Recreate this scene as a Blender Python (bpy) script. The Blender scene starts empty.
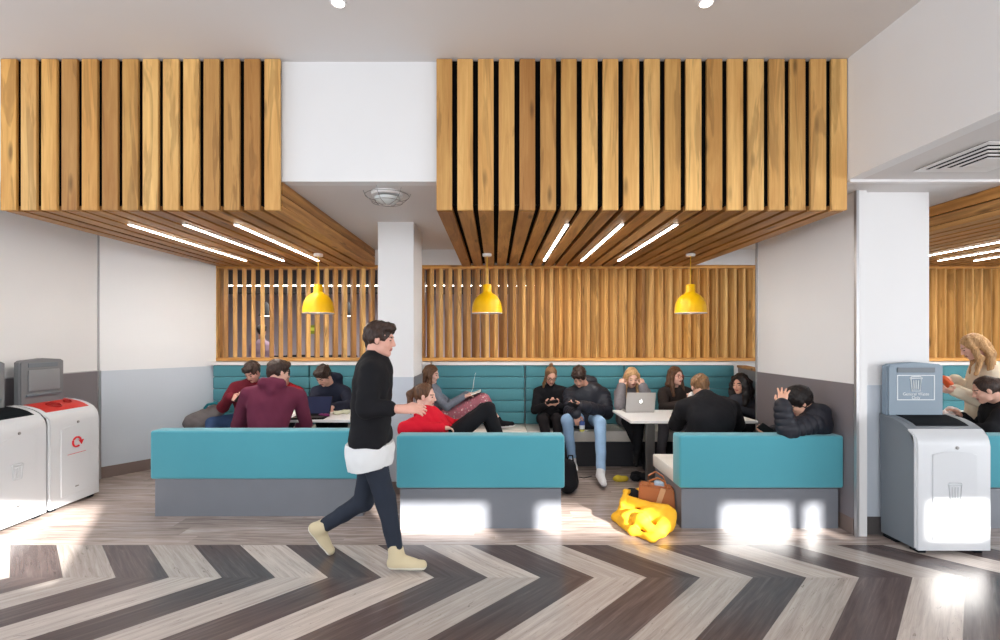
import bpy, bmesh, math, random
import numpy as np
from mathutils import Vector, Matrix
random.seed(7)
C = bpy.context.scene
PI = math.pi
R = math.radians

# ---------------------------------------------------------------- camera
cam_d = bpy.data.cameras.new('camera'); cam = bpy.data.objects.new('camera', cam_d)
C.collection.objects.link(cam); C.camera = cam
cam.location = (0, 0, 1.6); cam.rotation_euler = (R(90), 0, 0)
cam_d.sensor_width = 36; cam_d.lens = 17.28; cam_d.shift_x = .005; cam_d.shift_y = .018
cam_d.clip_start = .05

# ---------------------------------------------------------------- world, sun, exposure
C.view_settings.view_transform = 'Standard'; C.view_settings.look = 'None'
C.view_settings.gamma = 1; C.view_settings.use_curve_mapping = False
C.view_settings.exposure = 0.18
w = bpy.data.worlds.new('world'); C.world = w; w.use_nodes = True
w.node_tree.nodes['Background'].inputs[0].default_value = (.80, .88, 1, 1)
w.node_tree.nodes['Background'].inputs[1].default_value = 1.6
C.cycles.use_denoising = True
C.cycles.max_bounces = 7; C.cycles.diffuse_bounces = 5; C.cycles.glossy_bounces = 3
C.cycles.sample_clamp_indirect = 6

def lamp(name, kind, loc, energy, color=(1, 1, 1), **kw):
    d = bpy.data.lights.new(name, kind); d.energy = energy; d.color = color
    for k, v in kw.items():
        if hasattr(d, k): setattr(d, k, v)
    o = bpy.data.objects.new(name, d); C.collection.objects.link(o); o.location = loc
    return o
SUN_K, SUN_SX = .375, -.606     # the sun falls .375 m and drifts .606 m to the left for each metre of depth
sun = lamp('sun', 'SUN', (6, -8, 6), 25, (1, .95, .88), angle=R(.8))
sun.rotation_euler = Vector((SUN_SX, 1, -SUN_K)).to_track_quat('-Z', 'Y').to_euler()
# added fill lamps standing in for daylight: behind the viewer, left and right
a = lamp('rear_fill', 'AREA', (0, -2.2, 1.75), 172, (.95, .98, 1), shape='RECTANGLE', size=9, size_y=2.9)
a.rotation_euler = (R(90), 0, 0)
a = lamp('left_fill', 'AREA', (-7.2, 1.0, 1.8), 90, (.88, .94, 1), shape='RECTANGLE', size=4, size_y=2.6)
a.rotation_euler = Vector((1, .35, 0)).to_track_quat('-Z', 'Y').to_euler()
a = lamp('right_fill', 'AREA', (9.1, .2, 1.45), 310, (.92, .96, 1), shape='RECTANGLE', size=4.5, size_y=2.3)
a.rotation_euler = Vector((-1, .33, 0)).to_track_quat('-Z', 'Y').to_euler()
# added fill lamp that brightens the cafe room behind the slatted screen
a = lamp('cafe_fill', 'AREA', (-2.0, 9.5, 2.6), 150, (1, .96, .92), shape='RECTANGLE', size=7, size_y=1.5)
BOOTH_LIGHTS = [(-2.6, 5.1), (.9, 5.1)]

# ---------------------------------------------------------------- materials
def srgb(c):
    return tuple(((v / 255 + .055) / 1.055) ** 2.4 if v / 255 > .04045 else v / 255 / 12.92 for v in c)
class NB:
    """tiny node-graph writer"""
    def __init__(s, name):
        s.m = bpy.data.materials.new(name); s.m.use_nodes = True
        s.t = s.m.node_tree; s.b = s.t.nodes['Principled BSDF']
    def n(s, kind, **kw):
        nd = s.t.nodes.new(kind)
        for k, v in kw.items():
            if k == 'i':
                for q, x in v.items(): s.set(nd.inputs[q], x)
            else: setattr(nd, k, v)
        return nd
    def set(s, sock, x):
        if isinstance(x, bpy.types.NodeSocket): s.t.links.new(x, sock)
        else: sock.default_value = x
    def math(s, op, *a):
        nd = s.n('ShaderNodeMath', operation=op)
        for k, x in enumerate(a): s.set(nd.inputs[k], x)
        return nd.outputs[0]
    def mix(s, f, a, b, mode='MIX'):
        nd = s.n('ShaderNodeMix', data_type='RGBA', blend_type=mode)
        s.set(nd.inputs[0], f); s.set(nd.inputs[6], a); s.set(nd.inputs[7], b)
        return nd.outputs[2]
    def ramp(s, f, stops):
        nd = s.n('ShaderNodeValToRGB'); cr = nd.color_ramp
        while len(cr.elements) < len(stops): cr.elements.new(.5)
        for e, (p, c) in zip(cr.elements, stops): e.position = p; e.color = (*c, 1) if len(c) == 3 else c
        s.set(nd.inputs[0], f); return nd.outputs[0]
    def noise(s, vec, scale, detail=3, rough=.5, dist=0):
        nd = s.n('ShaderNodeTexNoise', i={'Scale': scale, 'Detail': detail, 'Roughness': rough, 'Distortion': dist})
        if vec is not None: s.set(nd.inputs['Vector'], vec)
        return nd.outputs[0]
    def mapping(s, vec, loc=(0, 0, 0), rot=(0, 0, 0), scale=(1, 1, 1)):
        nd = s.n('ShaderNodeMapping'); s.set(nd.inputs[0], vec); s.set(nd.inputs[1], loc)
        nd.inputs[2].default_value = rot; nd.inputs[3].default_value = scale
        return nd.outputs[0]
    def obj(s): return s.n('ShaderNodeTexCoord').outputs['Object']
    def bump(s, h, strength=.3, dist=.01):
        nd = s.n('ShaderNodeBump', i={'Strength': strength, 'Distance': dist, 'Height': h})
        s.t.links.new(nd.outputs[0], s.b.inputs['Normal'])
    def fin(s, base=None, rough=None, metal=None, spec=None):
        if base is not None: s.set(s.b.inputs['Base Color'], base)
        if rough is not None: s.set(s.b.inputs['Roughness'], rough)
        if metal is not None: s.set(s.b.inputs['Metallic'], metal)
        if spec is not None: s.set(s.b.inputs['Specular IOR Level'], spec)
        return s.m
MATS = {}
def plain(name, rgb, rough=.6, metal=0, spec=.4, var=.04, vs=3, bump=0, bs=40, sheen=0, emit=0):
    if name in MATS: return MATS[name]
    g = NB(name); v = g.obj(); c = srgb(rgb)
    nz = g.noise(v, vs, 3)
    k = g.math('MULTIPLY_ADD', nz, var * 2, 1 - var)
    col = g.mix(1.0, (*c, 1), g.n('ShaderNodeCombineColor', i={0: k, 1: k, 2: k}).outputs[0], 'MULTIPLY')
    if bump: g.bump(g.noise(v, bs, 4), bump, .004)
    if sheen: g.b.inputs['Sheen Weight'].default_value = sheen
    if emit:
        g.b.inputs['Emission Color'].default_value = (*c, 1); g.b.inputs['Emission Strength'].default_value = emit
    MATS[name] = g.fin(col, rough, metal, spec); return MATS[name]
def wood(name, light, dark, axis='Z', scale=1.0):
    """knotty board; hue and grain offset differ from board to board"""
    g = NB(name); v = g.obj(); rnd = g.n('ShaderNodeObjectInfo').outputs['Random']
    off = g.math('MULTIPLY', rnd, 37.0)
    ofv = g.n('ShaderNodeCombineXYZ', i={0: off, 1: off, 2: off}).outputs[0]
    va = g.n('ShaderNodeVectorMath', operation='ADD'); g.set(va.inputs[0], v); g.set(va.inputs[1], ofv)
    st = {'Z': (9, 9, .8), 'Y': (9, .8, 9), 'X': (.8, 9, 9)}[axis]
    m = g.mapping(va.outputs[0], scale=tuple(q * scale for q in st))
    n1 = g.noise(m, 2.2, 5, .6, 1.2)
    wv = g.n('ShaderNodeTexWave', wave_type='RINGS', i={'Vector': m, 'Scale': .55, 'Distortion': 5.0, 'Detail': 3.0, 'Detail Scale': 1.2})
    st2 = {'Z': (60, 60, 1.5), 'Y': (60, 1.5, 60), 'X': (1.5, 60, 60)}[axis]
    fine = g.noise(g.mapping(va.outputs[0], scale=st2), 2, 3)
    f = g.math('ADD', g.math('MULTIPLY', n1, .55), g.math('MULTIPLY', wv.outputs['Fac'], .22))
    f = g.math('ADD', f, g.math('MULTIPLY', fine, .22))
    base = g.ramp(f, [(.28, srgb(dark)), (.52, srgb([(a + b) / 2 for a, b in zip(light, dark)])), (.72, srgb(light))])
    st3 = {'Z': (12, 12, 3), 'Y': (12, 3, 12), 'X': (3, 12, 12)}[axis]
    vor = g.n('ShaderNodeTexVoronoi', i={'Vector': g.mapping(va.outputs[0], scale=st3), 'Scale': .55})
    knot = g.ramp(vor.outputs['Distance'], [(.05, (1, 1, 1)), (.16, (0, 0, 0))])
    base = g.mix(g.math('MULTIPLY', knot, .7), base, (*srgb([c * .45 for c in dark]), 1))
    heart = g.ramp(g.noise(g.mapping(va.outputs[0], scale=tuple(q * .5 for q in st)), 1.5, 4, .55, 2.0), [(.55, (0, 0, 0)), (.60, (1, 1, 1)), (.66, (1, 1, 1)), (.74, (.2, .2, .2))])
    base = g.mix(g.math('MULTIPLY', heart, .42), base, (*srgb([c * .72 for c in dark]), 1))
    # hue by board
    r2 = g.n('ShaderNodeTexWhiteNoise', noise_dimensions='1D', i={'W': g.math('MULTIPLY', rnd, 91.7)}).outputs['Value']
    tint = g.ramp(r2, [(0, (.62, .50, .42)), (.22, (.80, .72, .60)), (.5, (1, .97, .92)), (.8, (1.06, 1.02, .95)), (1, (1.0, .86, .62))])
    base = g.mix(1.0, base, tint, 'MULTIPLY')
    g.bump(fine, .12, .003)
    MATS[name] = g.fin(base, .48, 0, .35); return MATS[name]
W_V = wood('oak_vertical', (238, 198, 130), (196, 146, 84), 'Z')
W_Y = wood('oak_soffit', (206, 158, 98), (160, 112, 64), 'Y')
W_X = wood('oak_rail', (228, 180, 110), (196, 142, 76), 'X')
M_WALL = plain('white_paint', (232, 232, 233), .55, var=.015)
M_CEIL = plain('ceiling_paint', (222, 219, 218), .8, var=.01)
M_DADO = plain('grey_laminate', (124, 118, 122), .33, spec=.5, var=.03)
M_DADO_LIT = plain('grey_laminate_lit', (196, 204, 214), .3, spec=.5, var=.02)  # the grey dado laminate, with bright window reflections put into its colour
M_BASEB = plain('taupe_skirting', (122, 106, 100), .5)
M_ALU = plain('brushed_metal', (190, 190, 192), .35, .7)
M_BLACKV = plain('black_void', (10, 9, 9), .9, spec=.1)
M_TEAL = plain('teal_upholstery', (76, 158, 174), .75, var=.03, bump=.15, bs=220, sheen=.3, spec=.3)
M_TEALD = plain('teal_backrest', (82, 146, 158), .75, var=.03, bump=.15, bs=220, sheen=.2, spec=.3)
M_PLINTH = plain('grey_plinth', (118, 122, 130), .36, spec=.5, var=.05, vs=6)
M_PLINTHD = plain('charcoal_plinth', (52, 53, 58), .5)
M_SEAT = plain('cream_seat', (228, 222, 214), .6, var=.03)
M_WHITE = plain('white_laminate', (238, 236, 236), .35, spec=.5, var=.01)
M_YEL = plain('yellow_enamel', (246, 190, 8), .42, spec=.4, var=.01)
M_CORD = plain('yellow_flex', (226, 180, 40), .6)
M_STEEL = plain('steel', (150, 148, 146), .35, .8)
M_BINW = plain('bin_white', (208, 211, 215), .35, spec=.5, var=.02)
M_BING = plain('bin_grey', (112, 120, 128), .5, var=.03, bump=.1, bs=300)
M_BINDK = plain('bin_dark', (24, 28, 32), .9, spec=.1)
M_BINR = plain('bin_red', (206, 44, 32), .4)
M_BLK = plain('black_plastic', (22, 22, 24), .5)
M_GLOW = plain('lamp_glow', (255, 246, 232), .5, emit=18)
M_SPOT = plain('spot_glow', (255, 252, 245), .5, emit=12)
M_LAPTOP = plain('silver_aluminium', (196, 194, 192), .35, .5)
M_PRINT = plain('white_print', (226, 230, 232), .5)

def floor_material():
    g = NB('vinyl_plank_floor')
    v = g.obj(); sp = g.n('ShaderNodeSeparateXYZ', i={0: v}); X, Y = sp.outputs[0], sp.outputs[1]
    dy = g.math('SUBTRACT', Y, 3.207)
    u = g.math('ADD', X, g.math('ABSOLUTE', dy))
    k = g.math('DIVIDE', g.math('ADD', u, 3.243), .3548)
    idx = g.math('FLOOR', k)
    dark = g.math('LESS_THAN', g.math('FLOORED_MODULO', idx, 2.0), .5)
    up = g.math('GREATER_THAN', dy, 0.0)
    # coordinate along each plank
    al = g.math('MULTIPLY', g.math('SUBTRACT', X, g.math('ABSOLUTE', dy)), .7071)
    cell = g.math('ADD', g.math('MULTIPLY', idx, 3.17), g.math('MULTIPLY', up, 71.3))
    rnd = g.n('ShaderNodeTexWhiteNoise', noise_dimensions='1D', i={'W': cell}).outputs['Value']
    vec = g.n('ShaderNodeCombineXYZ', i={0: g.math('MULTIPLY', al, 1.3), 1: g.math('MULTIPLY', u, 15.0), 2: g.math('MULTIPLY', rnd, 40)}).outputs[0]
    gr = g.noise(vec, 1.6, 6, .62, .6)
    fine = g.noise(g.mapping(vec, scale=(1.5, 6, 1)), 3, 4, .6)
    vec2 = g.n('ShaderNodeCombineXYZ', i={0: g.math('MULTIPLY', al, 3), 1: g.math('MULTIPLY', u, 9.0), 2: g.math('MULTIPLY', rnd, 9)}).outputs[0]
    crack = g.ramp(g.noise(vec2, 2.2, 8, .75, 1.5), [(.34, (1, 1, 1)), (.39, (0, 0, 0))])
    gg = g.math('ADD', g.math('MULTIPLY', gr, .7), g.math('MULTIPLY', fine, .3))
    lightc = g.ramp(gg, [(.3, srgb((150, 139, 132))), (.55, srgb((190, 179, 172))), (.75, srgb((210, 201, 195)))])
    lightc = g.mix(g.math('MULTIPLY', crack, .75), lightc, (*srgb((98, 86, 80)), 1))
    darkc = g.ramp(gg, [(.3, srgb((70, 59, 59))), (.55, srgb((94, 81, 79))), (.75, srgb((122, 110, 108)))])
    k2 = g.math('MULTIPLY_ADD', rnd, .28, .86)
    chev = g.mix(dark, lightc, darkc)
    chev = g.mix(1.0, chev, g.n('ShaderNodeCombineColor', i={0: k2, 1: k2, 2: k2}).outputs[0], 'MULTIPLY')
    # straight planks of the booth area, laid along X
    row = g.math('FLOOR', g.math('DIVIDE', g.math('SUBTRACT', Y, 3.71), .18))
    xo = g.math('ADD', X, g.math('MULTIPLY', row, 1.37))
    col = g.math('FLOOR', g.math('DIVIDE', xo, 1.2))
    r3 = g.n('ShaderNodeTexWhiteNoise', noise_dimensions='2D', i={'Vector': g.n('ShaderNodeCombineXYZ', i={0: row, 1: col, 2: 0.0}).outputs[0]}).outputs['Value']
    vs = g.n('ShaderNodeCombineXYZ', i={0: g.math('MULTIPLY', X, 1.3), 1: g.math('MULTIPLY', Y, 15.0), 2: g.math('MULTIPLY', r3, 40)}).outputs[0]
    g2 = g.noise(vs, 1.6, 6, .62, .6)
    st = g.ramp(g2, [(.3, srgb((132, 116, 109))), (.55, srgb((176, 161, 154))), (.75, srgb((202, 190, 183)))])
    c3 = g.ramp(g.noise(g.mapping(vs, scale=(2.2, .8, 1)), 2.2, 8, .75, 1.5), [(.30, (1, 1, 1)), (.36, (0, 0, 0))])
    st = g.mix(g.math('MULTIPLY', c3, .5), st, (*srgb((90, 78, 72)), 1))
    k3 = g.math('MULTIPLY_ADD', r3, .3, .84)
    st = g.mix(1.0, st, g.n('ShaderNodeCombineColor', i={0: k3, 1: k3, 2: k3}).outputs[0], 'MULTIPLY')
    back = g.math('GREATER_THAN', Y, 3.71)
    base = g.mix(back, chev, st)
    fine = g.n('ShaderNodeMix', data_type='FLOAT', i={0: back, 2: fine, 3: g2}).outputs[0]
    # hairline joints
    fr = g.math('FRACT', k); j1 = g.math('LESS_THAN', g.math('MINIMUM', fr, g.math('SUBTRACT', 1.0, fr)), .008)
    f2 = g.math('FRACT', g.math('DIVIDE', g.math('SUBTRACT', Y, 3.71), .18)); j2 = g.math('LESS_THAN', f2, .02)
    j = g.math('ADD', g.math('MULTIPLY', j1, g.math('SUBTRACT', 1.0, back)), g.math('MULTIPLY', j2, back))
    base = g.mix(g.math('MULTIPLY', j, .45), base, (.04, .035, .03, 1))
    gg = g.n('ShaderNodeMix', data_type='FLOAT', i={0: back, 2: gg, 3: g2}).outputs[0]
    rgh = g.math('MULTIPLY_ADD', gg, .14, .14)
    g.bump(fine, .06, .002)
    return g.fin(base, rgh, 0, .42)
M_FLOOR = floor_material()

# ---------------------------------------------------------------- mesh helpers
def link(o, parent=None):
    C.collection.objects.link(o)
    if parent is not None: o.parent = parent
    return o
def tag(o, label=None, cat=None, group=None, kind=None):
    if label: o['label'] = label
    if cat: o['category'] = cat
    if group: o['group'] = group
    if kind: o['kind'] = kind
    return o
def empty(name, loc=(0, 0, 0), rz=0, label=None, cat=None, group=None):
    o = bpy.data.objects.new(name, None); link(o); o.location = loc; o.rotation_euler = (0, 0, rz)
    o.empty_display_size = .1
    return tag(o, label, cat, group)
class MB:
    def __init__(s): s.bm = bmesh.new()
    def box(s, x0, x1, y0, y1, z0, z1, bev=0, seg=2, M=None):
        r = bmesh.ops.create_cube(s.bm, size=1)
        bmesh.ops.scale(s.bm, vec=(x1 - x0, y1 - y0, z1 - z0), verts=r['verts'])
        bmesh.ops.translate(s.bm, vec=((x0 + x1) / 2, (y0 + y1) / 2, (z0 + z1) / 2), verts=r['verts'])
        vs = r['verts']
        if bev:
            es = list({e for v in vs for e in v.link_edges})
            q = bmesh.ops.bevel(s.bm, geom=es, offset=bev, segments=seg, affect='EDGES', profile=.5)
            vs = list({v for f in q['faces'] for v in f.verts} | {v for v in vs if v.is_valid})
        if M is not None: bmesh.ops.transform(s.bm, matrix=M, verts=vs)
        return s
    def prism(s, pts, y0, y1, axis='Y'):
        """closed outline given as (a, b) pairs, extruded along the axis"""
        def P(a, b, t): return {'Y': (a, t, b), 'X': (t, a, b), 'Z': (a, b, t)}[axis]
        A = [s.bm.verts.new(P(a, b, y0)) for a, b in pts]; B = [s.bm.verts.new(P(a, b, y1)) for a, b in pts]
        n = len(pts); s.bm.faces.new(A); s.bm.faces.new(B[::-1])
        for k in range(n): s.bm.faces.new((A[k], B[k], B[(k + 1) % n], A[(k + 1) % n]))
        return s
    def lathe(s, prof, n=32, c=(0, 0, 0)):
        rings = [[s.bm.verts.new((c[0] + r * math.cos(2 * PI * k / n), c[1] + r * math.sin(2 * PI * k / n), c[2] + z)) for k in range(n)] for r, z in prof]
        for a, b in zip(rings, rings[1:]):
            for k in range(n): s.bm.faces.new((a[k], a[(k + 1) % n], b[(k + 1) % n], b[k]))
        s.bm.faces.new(rings[0][::-1]); s.bm.faces.new(rings[-1])
        return s
    def tube(s, pts, r, n=8):
        pts = [Vector(p) for p in pts]; rings = []
        for k, p in enumerate(pts):
            d = (pts[min(k + 1, len(pts) - 1)] - pts[max(k - 1, 0)]).normalized()
            up = Vector((0, 0, 1)) if abs(d.z) < .9 else Vector((1, 0, 0))
            x = d.cross(up).normalized(); y = d.cross(x).normalized()
            rr = r[k] if isinstance(r, (list, tuple)) else r
            rings.append([s.bm.verts.new(p + x * rr * math.cos(2 * PI * q / n) + y * rr * math.sin(2 * PI * q / n)) for q in range(n)])
        for a, b in zip(rings, rings[1:]):
            for q in range(n): s.bm.faces.new((a[q], a[(q + 1) % n], b[(q + 1) % n], b[q]))
        s.bm.faces.new(rings[0][::-1]); s.bm.faces.new(rings[-1])
        return s
    def build(s, name, mat, parent=None, smooth=False, kind=None, loc=None):
        bmesh.ops.recalc_face_normals(s.bm, faces=s.bm.faces)
        me = bpy.data.meshes.new(name); s.bm.to_mesh(me); s.bm.free()
        me.materials.append(mat)
        if smooth:
            me.polygons.foreach_set('use_smooth', [True] * len(me.polygons))
            try: me.set_sharp_from_angle(angle=R(40))
            except Exception: pass
        o = bpy.data.objects.new(name, me); link(o, parent)
        if loc is not None: o.location = loc
        if kind: o['kind'] = kind
        return o
def P(x, y, D): return Vector(((x - 495) * D / 480, D, 1.6 - (y - 338) * D / 480))
def copy_tree(o, parent=None):
    c = o.copy(); link(c, parent)
    for ch in list(o.children): copy_tree(ch, c)
    return c
# ================================================================ the setting
def struct(name, mat, *boxes, bev=0):
    m = MB()
    for b in boxes: m.box(*b, bev=bev)
    return m.build(name, mat, kind='structure')
struct('floor', M_FLOOR, (-9, 9.4, -2.6, 12.2, -.1, 0))
struct('ceiling', M_CEIL, (-9, 2.65, -2.6, 3.75, 3.70, 3.80), (2.75, 9.4, -2.6, 3.75, 2.79, 2.9),
       (-9, 9.4, 3.75, 6.7, 2.79, 2.9))
struct('ceiling_bulkhead', M_WALL, (-9, 2.65, 3.65, 3.75, 2.79, 3.7))
struct('wall_upper_right', M_WALL, (2.65, 2.75, -2.6, 3.75, 2.79, 3.8))
struct('trim_1', M_WHITE, (2.665, 9.4, 3.60, 3.64, 2.772, 2.79))
struct('ceiling_cafe', plain('cafe_dark_ceiling', (44, 40, 42), .8), (-9, 9.4, 6.7, 12.2, 2.79, 2.9), (-9, 9.4, 10.8, 11, 2.60, 2.79))
struct('wall_cafe', plain('cafe_mauve_wall', (176, 166, 174), .8), (-9, 9.4, 12.1, 12.2, 0, 2.79))
struct('wall_left', M_WALL, (-4.6, -4.5, 3.0, 5.45, 0, 2.79))
struct('trim_2', M_DADO, (-4.5, -4.49, 3.0, 5.43, .13, 1.225))
struct('baseboard_left', M_BASEB, (-4.5, -4.485, 3.0, 5.43, 0, .13))
# diagonal wall into the left booth
def diag(name, mat, z0, z1, t, e=0, bev=0):
    A, B = Vector((-4.5, 5.45, 0)), Vector((-3.75, 6.46, 0)); d = (B - A).normalized(); n = Vector((d.y, -d.x, 0))
    A = A + d * e; B = B - d * e
    m = MB(); m.prism([(A + n * t).to_2d(), (B + n * t).to_2d(), (B - n * .1).to_2d(), (A - n * .1).to_2d()], z0, z1, 'Z')
    return m.build(name, mat, kind='structure')
diag('wall_diagonal', M_WALL, 0, 2.79, 0)
diag('trim_3', M_DADO_LIT, .13, 1.225, .008, .01)
diag('baseboard_diagonal', M_BASEB, 0, .13, .014, .01)
struct('trim_4', M_ALU, (-4.5, -4.475, 5.425, 5.455, 0, 1.23))
struct('trim_5', plain('joint_grey', (176, 176, 180), .6), (-4.5, -4.492, 5.43, 5.452, 1.23, 2.79))
struct('trim_6', plain('joint_grey', (176, 176, 180), .6), (-4.5, -4.488, 3.0, 5.43, 1.225, 1.235))
# rear wall with its screen openings
struct('wall_back', M_WALL, (-3.75, 9.4, 6.50, 6.60, 0, 1.285), (-3.85, 9.4, 6.46, 6.62, 2.585, 2.79), (-1.17, -.99, 6.46, 6.62, 1.285, 2.585),
       (3.66, 5.55, 6.46, 6.62, 1.285, 2.585), (-3.9, -3.77, 6.46, 6.62, 1.285, 2.585), (-9, -3.75, 6.52, 6.62, 0, 2.79))
struct('trim_7', M_WHITE, (-3.84, -.86, 6.36, 6.5, 1.24, 1.28), (-.83, 3.14, 6.36, 6.5, 1.24, 1.28), (3.66, 9.2, 6.36, 6.5, 1.24, 1.28), (-3.88, -3.84, 6.36, 6.5, .3, 1.28))
# partition with laminate dado, and its low continuation with a wooden cap
struct('wall_partition', M_WALL, (2.925, 3.0, 3.87, 5.36, 0, 2.79))
struct('trim_8', M_DADO, (2.913, 2.925, 3.90, 5.34, .13, 1.225))
struct('baseboard_partition', M_BASEB, (2.909, 2.925, 3.90, 5.34, 0, .13))
struct('trim_9', M_ALU, (2.909, 2.925, 5.34, 5.362, 0, 2.79), (2.909, 2.93, 3.862, 3.89, 0, 2.79))
MB().prism([(2.98, 5.364), (3.06, 5.364), (3.30, 6.36), (3.22, 6.36)], 0, 1.21, 'Z').build('wall_low_partition', M_DADO, kind='structure')
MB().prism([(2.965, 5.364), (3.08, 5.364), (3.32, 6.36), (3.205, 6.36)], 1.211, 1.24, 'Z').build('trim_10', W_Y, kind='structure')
struct('column', M_WALL, (-1.2, -.835, 4.92, 5.49, 0, 2.79)).name = 'column_left'
struct('trim_11', M_DADO_LIT, (-1.2, -.835, 4.912, 4.92, .13, 1.2))
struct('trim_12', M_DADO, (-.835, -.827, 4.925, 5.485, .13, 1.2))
struct('baseboard_column', M_BASEB, (-1.2, -.827, 4.908, 4.925, 0, .13), (-.835, -.823, 4.925, 5.49, 0, .13))
struct('column_right', M_WALL, (3.0, 3.545, 3.92, 4.5, 0, 2.79))
struct('trim_13', M_DADO_LIT, (3.0, 3.545, 3.912, 3.92, .145, 1.215))
struct('baseboard_column_right', plain('dark_skirting', (84, 80, 80), .5), (3.0, 3.545, 3.906, 3.92, 0, .145))
# unseen wall added behind the viewer, its openings shaped to make the sun patches
def sun_mask_wall():
    zt = SUN_K * 6.55 + .23; zb = .12 + SUN_K * 6.07
    ops = [(-.66, .60, 2.12, zt), (3.09, 3.94, zb, zt), (4.32, 5.30, zb, zt), (5.87, 6.50, zb, zt), (6.57, 6.75, zb, zt), (6.87, 7.34, zb, zt)]
    m = MB(); x = -9
    for a, b, lo, hi in ops:
        m.box(x, a, -2.6, -2.5, 0, 3.8); m.box(a, b, -2.6, -2.5, 0, lo); m.box(a, b, -2.6, -2.5, hi, 3.8); x = b
    m.box(x, 9.4, -2.6, -2.5, 0, 3.8)
    return m.build('wall_sun_mask', M_WALL, kind='structure')
sun_mask_wall()
struct('wall_right', M_WALL, (9.3, 9.4, -2.5, 12.1, 0, 2.79))
struct('wall_cafe_left', M_WALL, (-9, -8.9, 6.6, 12.1, 0, 2.79))

# ================================================================ slatted ceiling boxes
def canopy(X0, n, pitch, wd, label, left_side, right_side):
    t = empty('slatted_ceiling_box', (X0, 3.6, 2.56), 0, label, 'ceiling panel', 'slatted wooden ceiling boxes')
    W = (n - 1) * pitch + wd
    f0 = MB().box(0, wd, 0, .024, 0, 1.135, bev=.002, seg=1).build('fascia_slat', W_V, t)
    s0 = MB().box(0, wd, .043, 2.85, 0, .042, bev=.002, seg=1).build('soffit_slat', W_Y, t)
    for k in range(1, n):
        for q in (f0, s0):
            c = q.copy(); link(c, t); c.location = (k * pitch, 0, 0)
    MB().box(.01, W - .01, .043, .049, .05, 1.14).box(.01, W - .01, .05, 2.85, .044, .05).build('backing_board', M_BLACKV, t)
    for on, x in ((left_side, 0), (right_side, W)):
        if not on: continue
        s = -1 if x else 1
        for z0, z1 in ((.046, .125), (.135, .226)):
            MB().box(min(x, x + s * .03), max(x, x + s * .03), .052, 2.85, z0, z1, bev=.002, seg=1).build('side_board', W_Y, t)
    return t
canopy(-3.71, 14, .1523, .1165, 'slatted oak ceiling box at the left, over the booth with the burgundy hoodies', True, True)
canopy(-.439, 20, .156, .1165, 'widest slatted oak ceiling box, over the two booths right of the white column', True, True)
canopy(3.93, 18, .156, .118, 'slatted oak ceiling box seen beyond the column behind the single right-hand bin', True, False)
def strip_light(x, label):
    t = empty('linear_ceiling_light', (x, 4.02, 2.56), 0, label, 'ceiling light', 'recessed linear lights between the slats')
    MB().box(-.019, .019, 0, 1.89, -.008, -.001).build('housing', M_ALU, t)
    MB().box(-.012, .012, .005, 1.885, -.014, -.0085).build('diffuser', M_GLOW, t)
    lamp('strip_glow', 'AREA', (x, 4.96, 2.542), 8.5, (1, .97, .92), shape='RECTANGLE', size=.024, size_y=1.88)
for x, l in ((-3.065, 'white light strip in the left slatted ceiling box, nearest the left wall'),
             (-2.605, 'white light strip in the left slatted ceiling box, middle of its three'),
             (-2.175, 'white light strip in the left slatted ceiling box, ending at the pendant lamp'),
             (.605, 'white light strip in the widest slatted box, first right of the middle pendant'),
             (1.065, 'white light strip in the widest slatted box, middle of its three'),
             (1.52, 'white light strip in the widest slatted box, nearest the right-hand pendant'),
             (5.0, 'uppermost light strip in the far right slatted box, beyond the column'),
             (5.46, 'middle light strip in the far right slatted box, beyond the column'),
             (5.90, 'lowest and shortest-looking light strip in the far right slatted box')):
    strip_light(x, l)

# ================================================================ slatted screens
def screen(x0, x1, label):
    t = empty('slatted_screen', (x0, 6.54, 1.29), 0, label, 'screen', 'oak slatted screens above the benches')
    W = x1 - x0
    MB().box(0, W, -.085, .075, 0, .045, bev=.002, seg=1).box(0, W, -.085, .075, 1.245, 1.29, bev=.002, seg=1).build('rail', W_X, t)
    MB().box(0, .03, -.083, .073, .045, 1.245).build('stile', W_V, t); MB().box(W - .03, W, -.083, .073, .045, 1.245).build('stile', W_V, t)
    n = int((W - .12) / .1238); f0 = None
    for k in range(n):
        if f0 is None:
            f0 = c = MB().box(-.026, .026, -.078, .078, 0, 1.2, bev=.003, seg=1).build('fin', W_V, t)
        else: c = f0.copy(); link(c, t)
        c.location = (.105 + k * .1238, -.005, .045); c.rotation_euler = (0, 0, R(27))
    return t
screen(-3.765, -1.175, 'open slatted oak screen left of the white column, cafe visible through it')
screen(-.985, 3.655, 'long slatted oak screen right of the white column, closed towards its right end')
screen(5.56, 8.2, 'slatted oak screen beyond the right-hand column, above the blond woman')

# ================================================================ booths
def sofa(x0, x1, y, label, zt=.785, zb=.345, py=.035):
    t = empty('booth_sofa', (x0, y, 0), 0, label, 'sofa', 'teal booth sofas with their backs to the corridor')
    W = x1 - x0
    MB().box(0, W, 0, .17, zb, zt, bev=.022, seg=3).build('backrest', M_TEAL, t, True)
    MB().box(.02, W - .02, .172, .75, .335, .455, bev=.012, seg=2).build('seat', M_SEAT, t, True)
    MB().box(.028, W - .028, py, .70, 0, .334).build('plinth', M_PLINTH, t)
    return t
sofa(-3.08, -1.16, 4.28, 'teal backed sofa at the left, behind the walking man', .772, .338, .03)
sofa(-.825, .583, 4.0, 'teal backed sofa in the middle, woman in red jacket reclining on it')
sofa(1.54, 2.912, 4.0, 'teal backed sofa at the right, beside the yellow coat on the floor')
sofa(3.64, 5.6, 4.0, 'teal backed sofa seen just right of the single grey and white bin')
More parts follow.
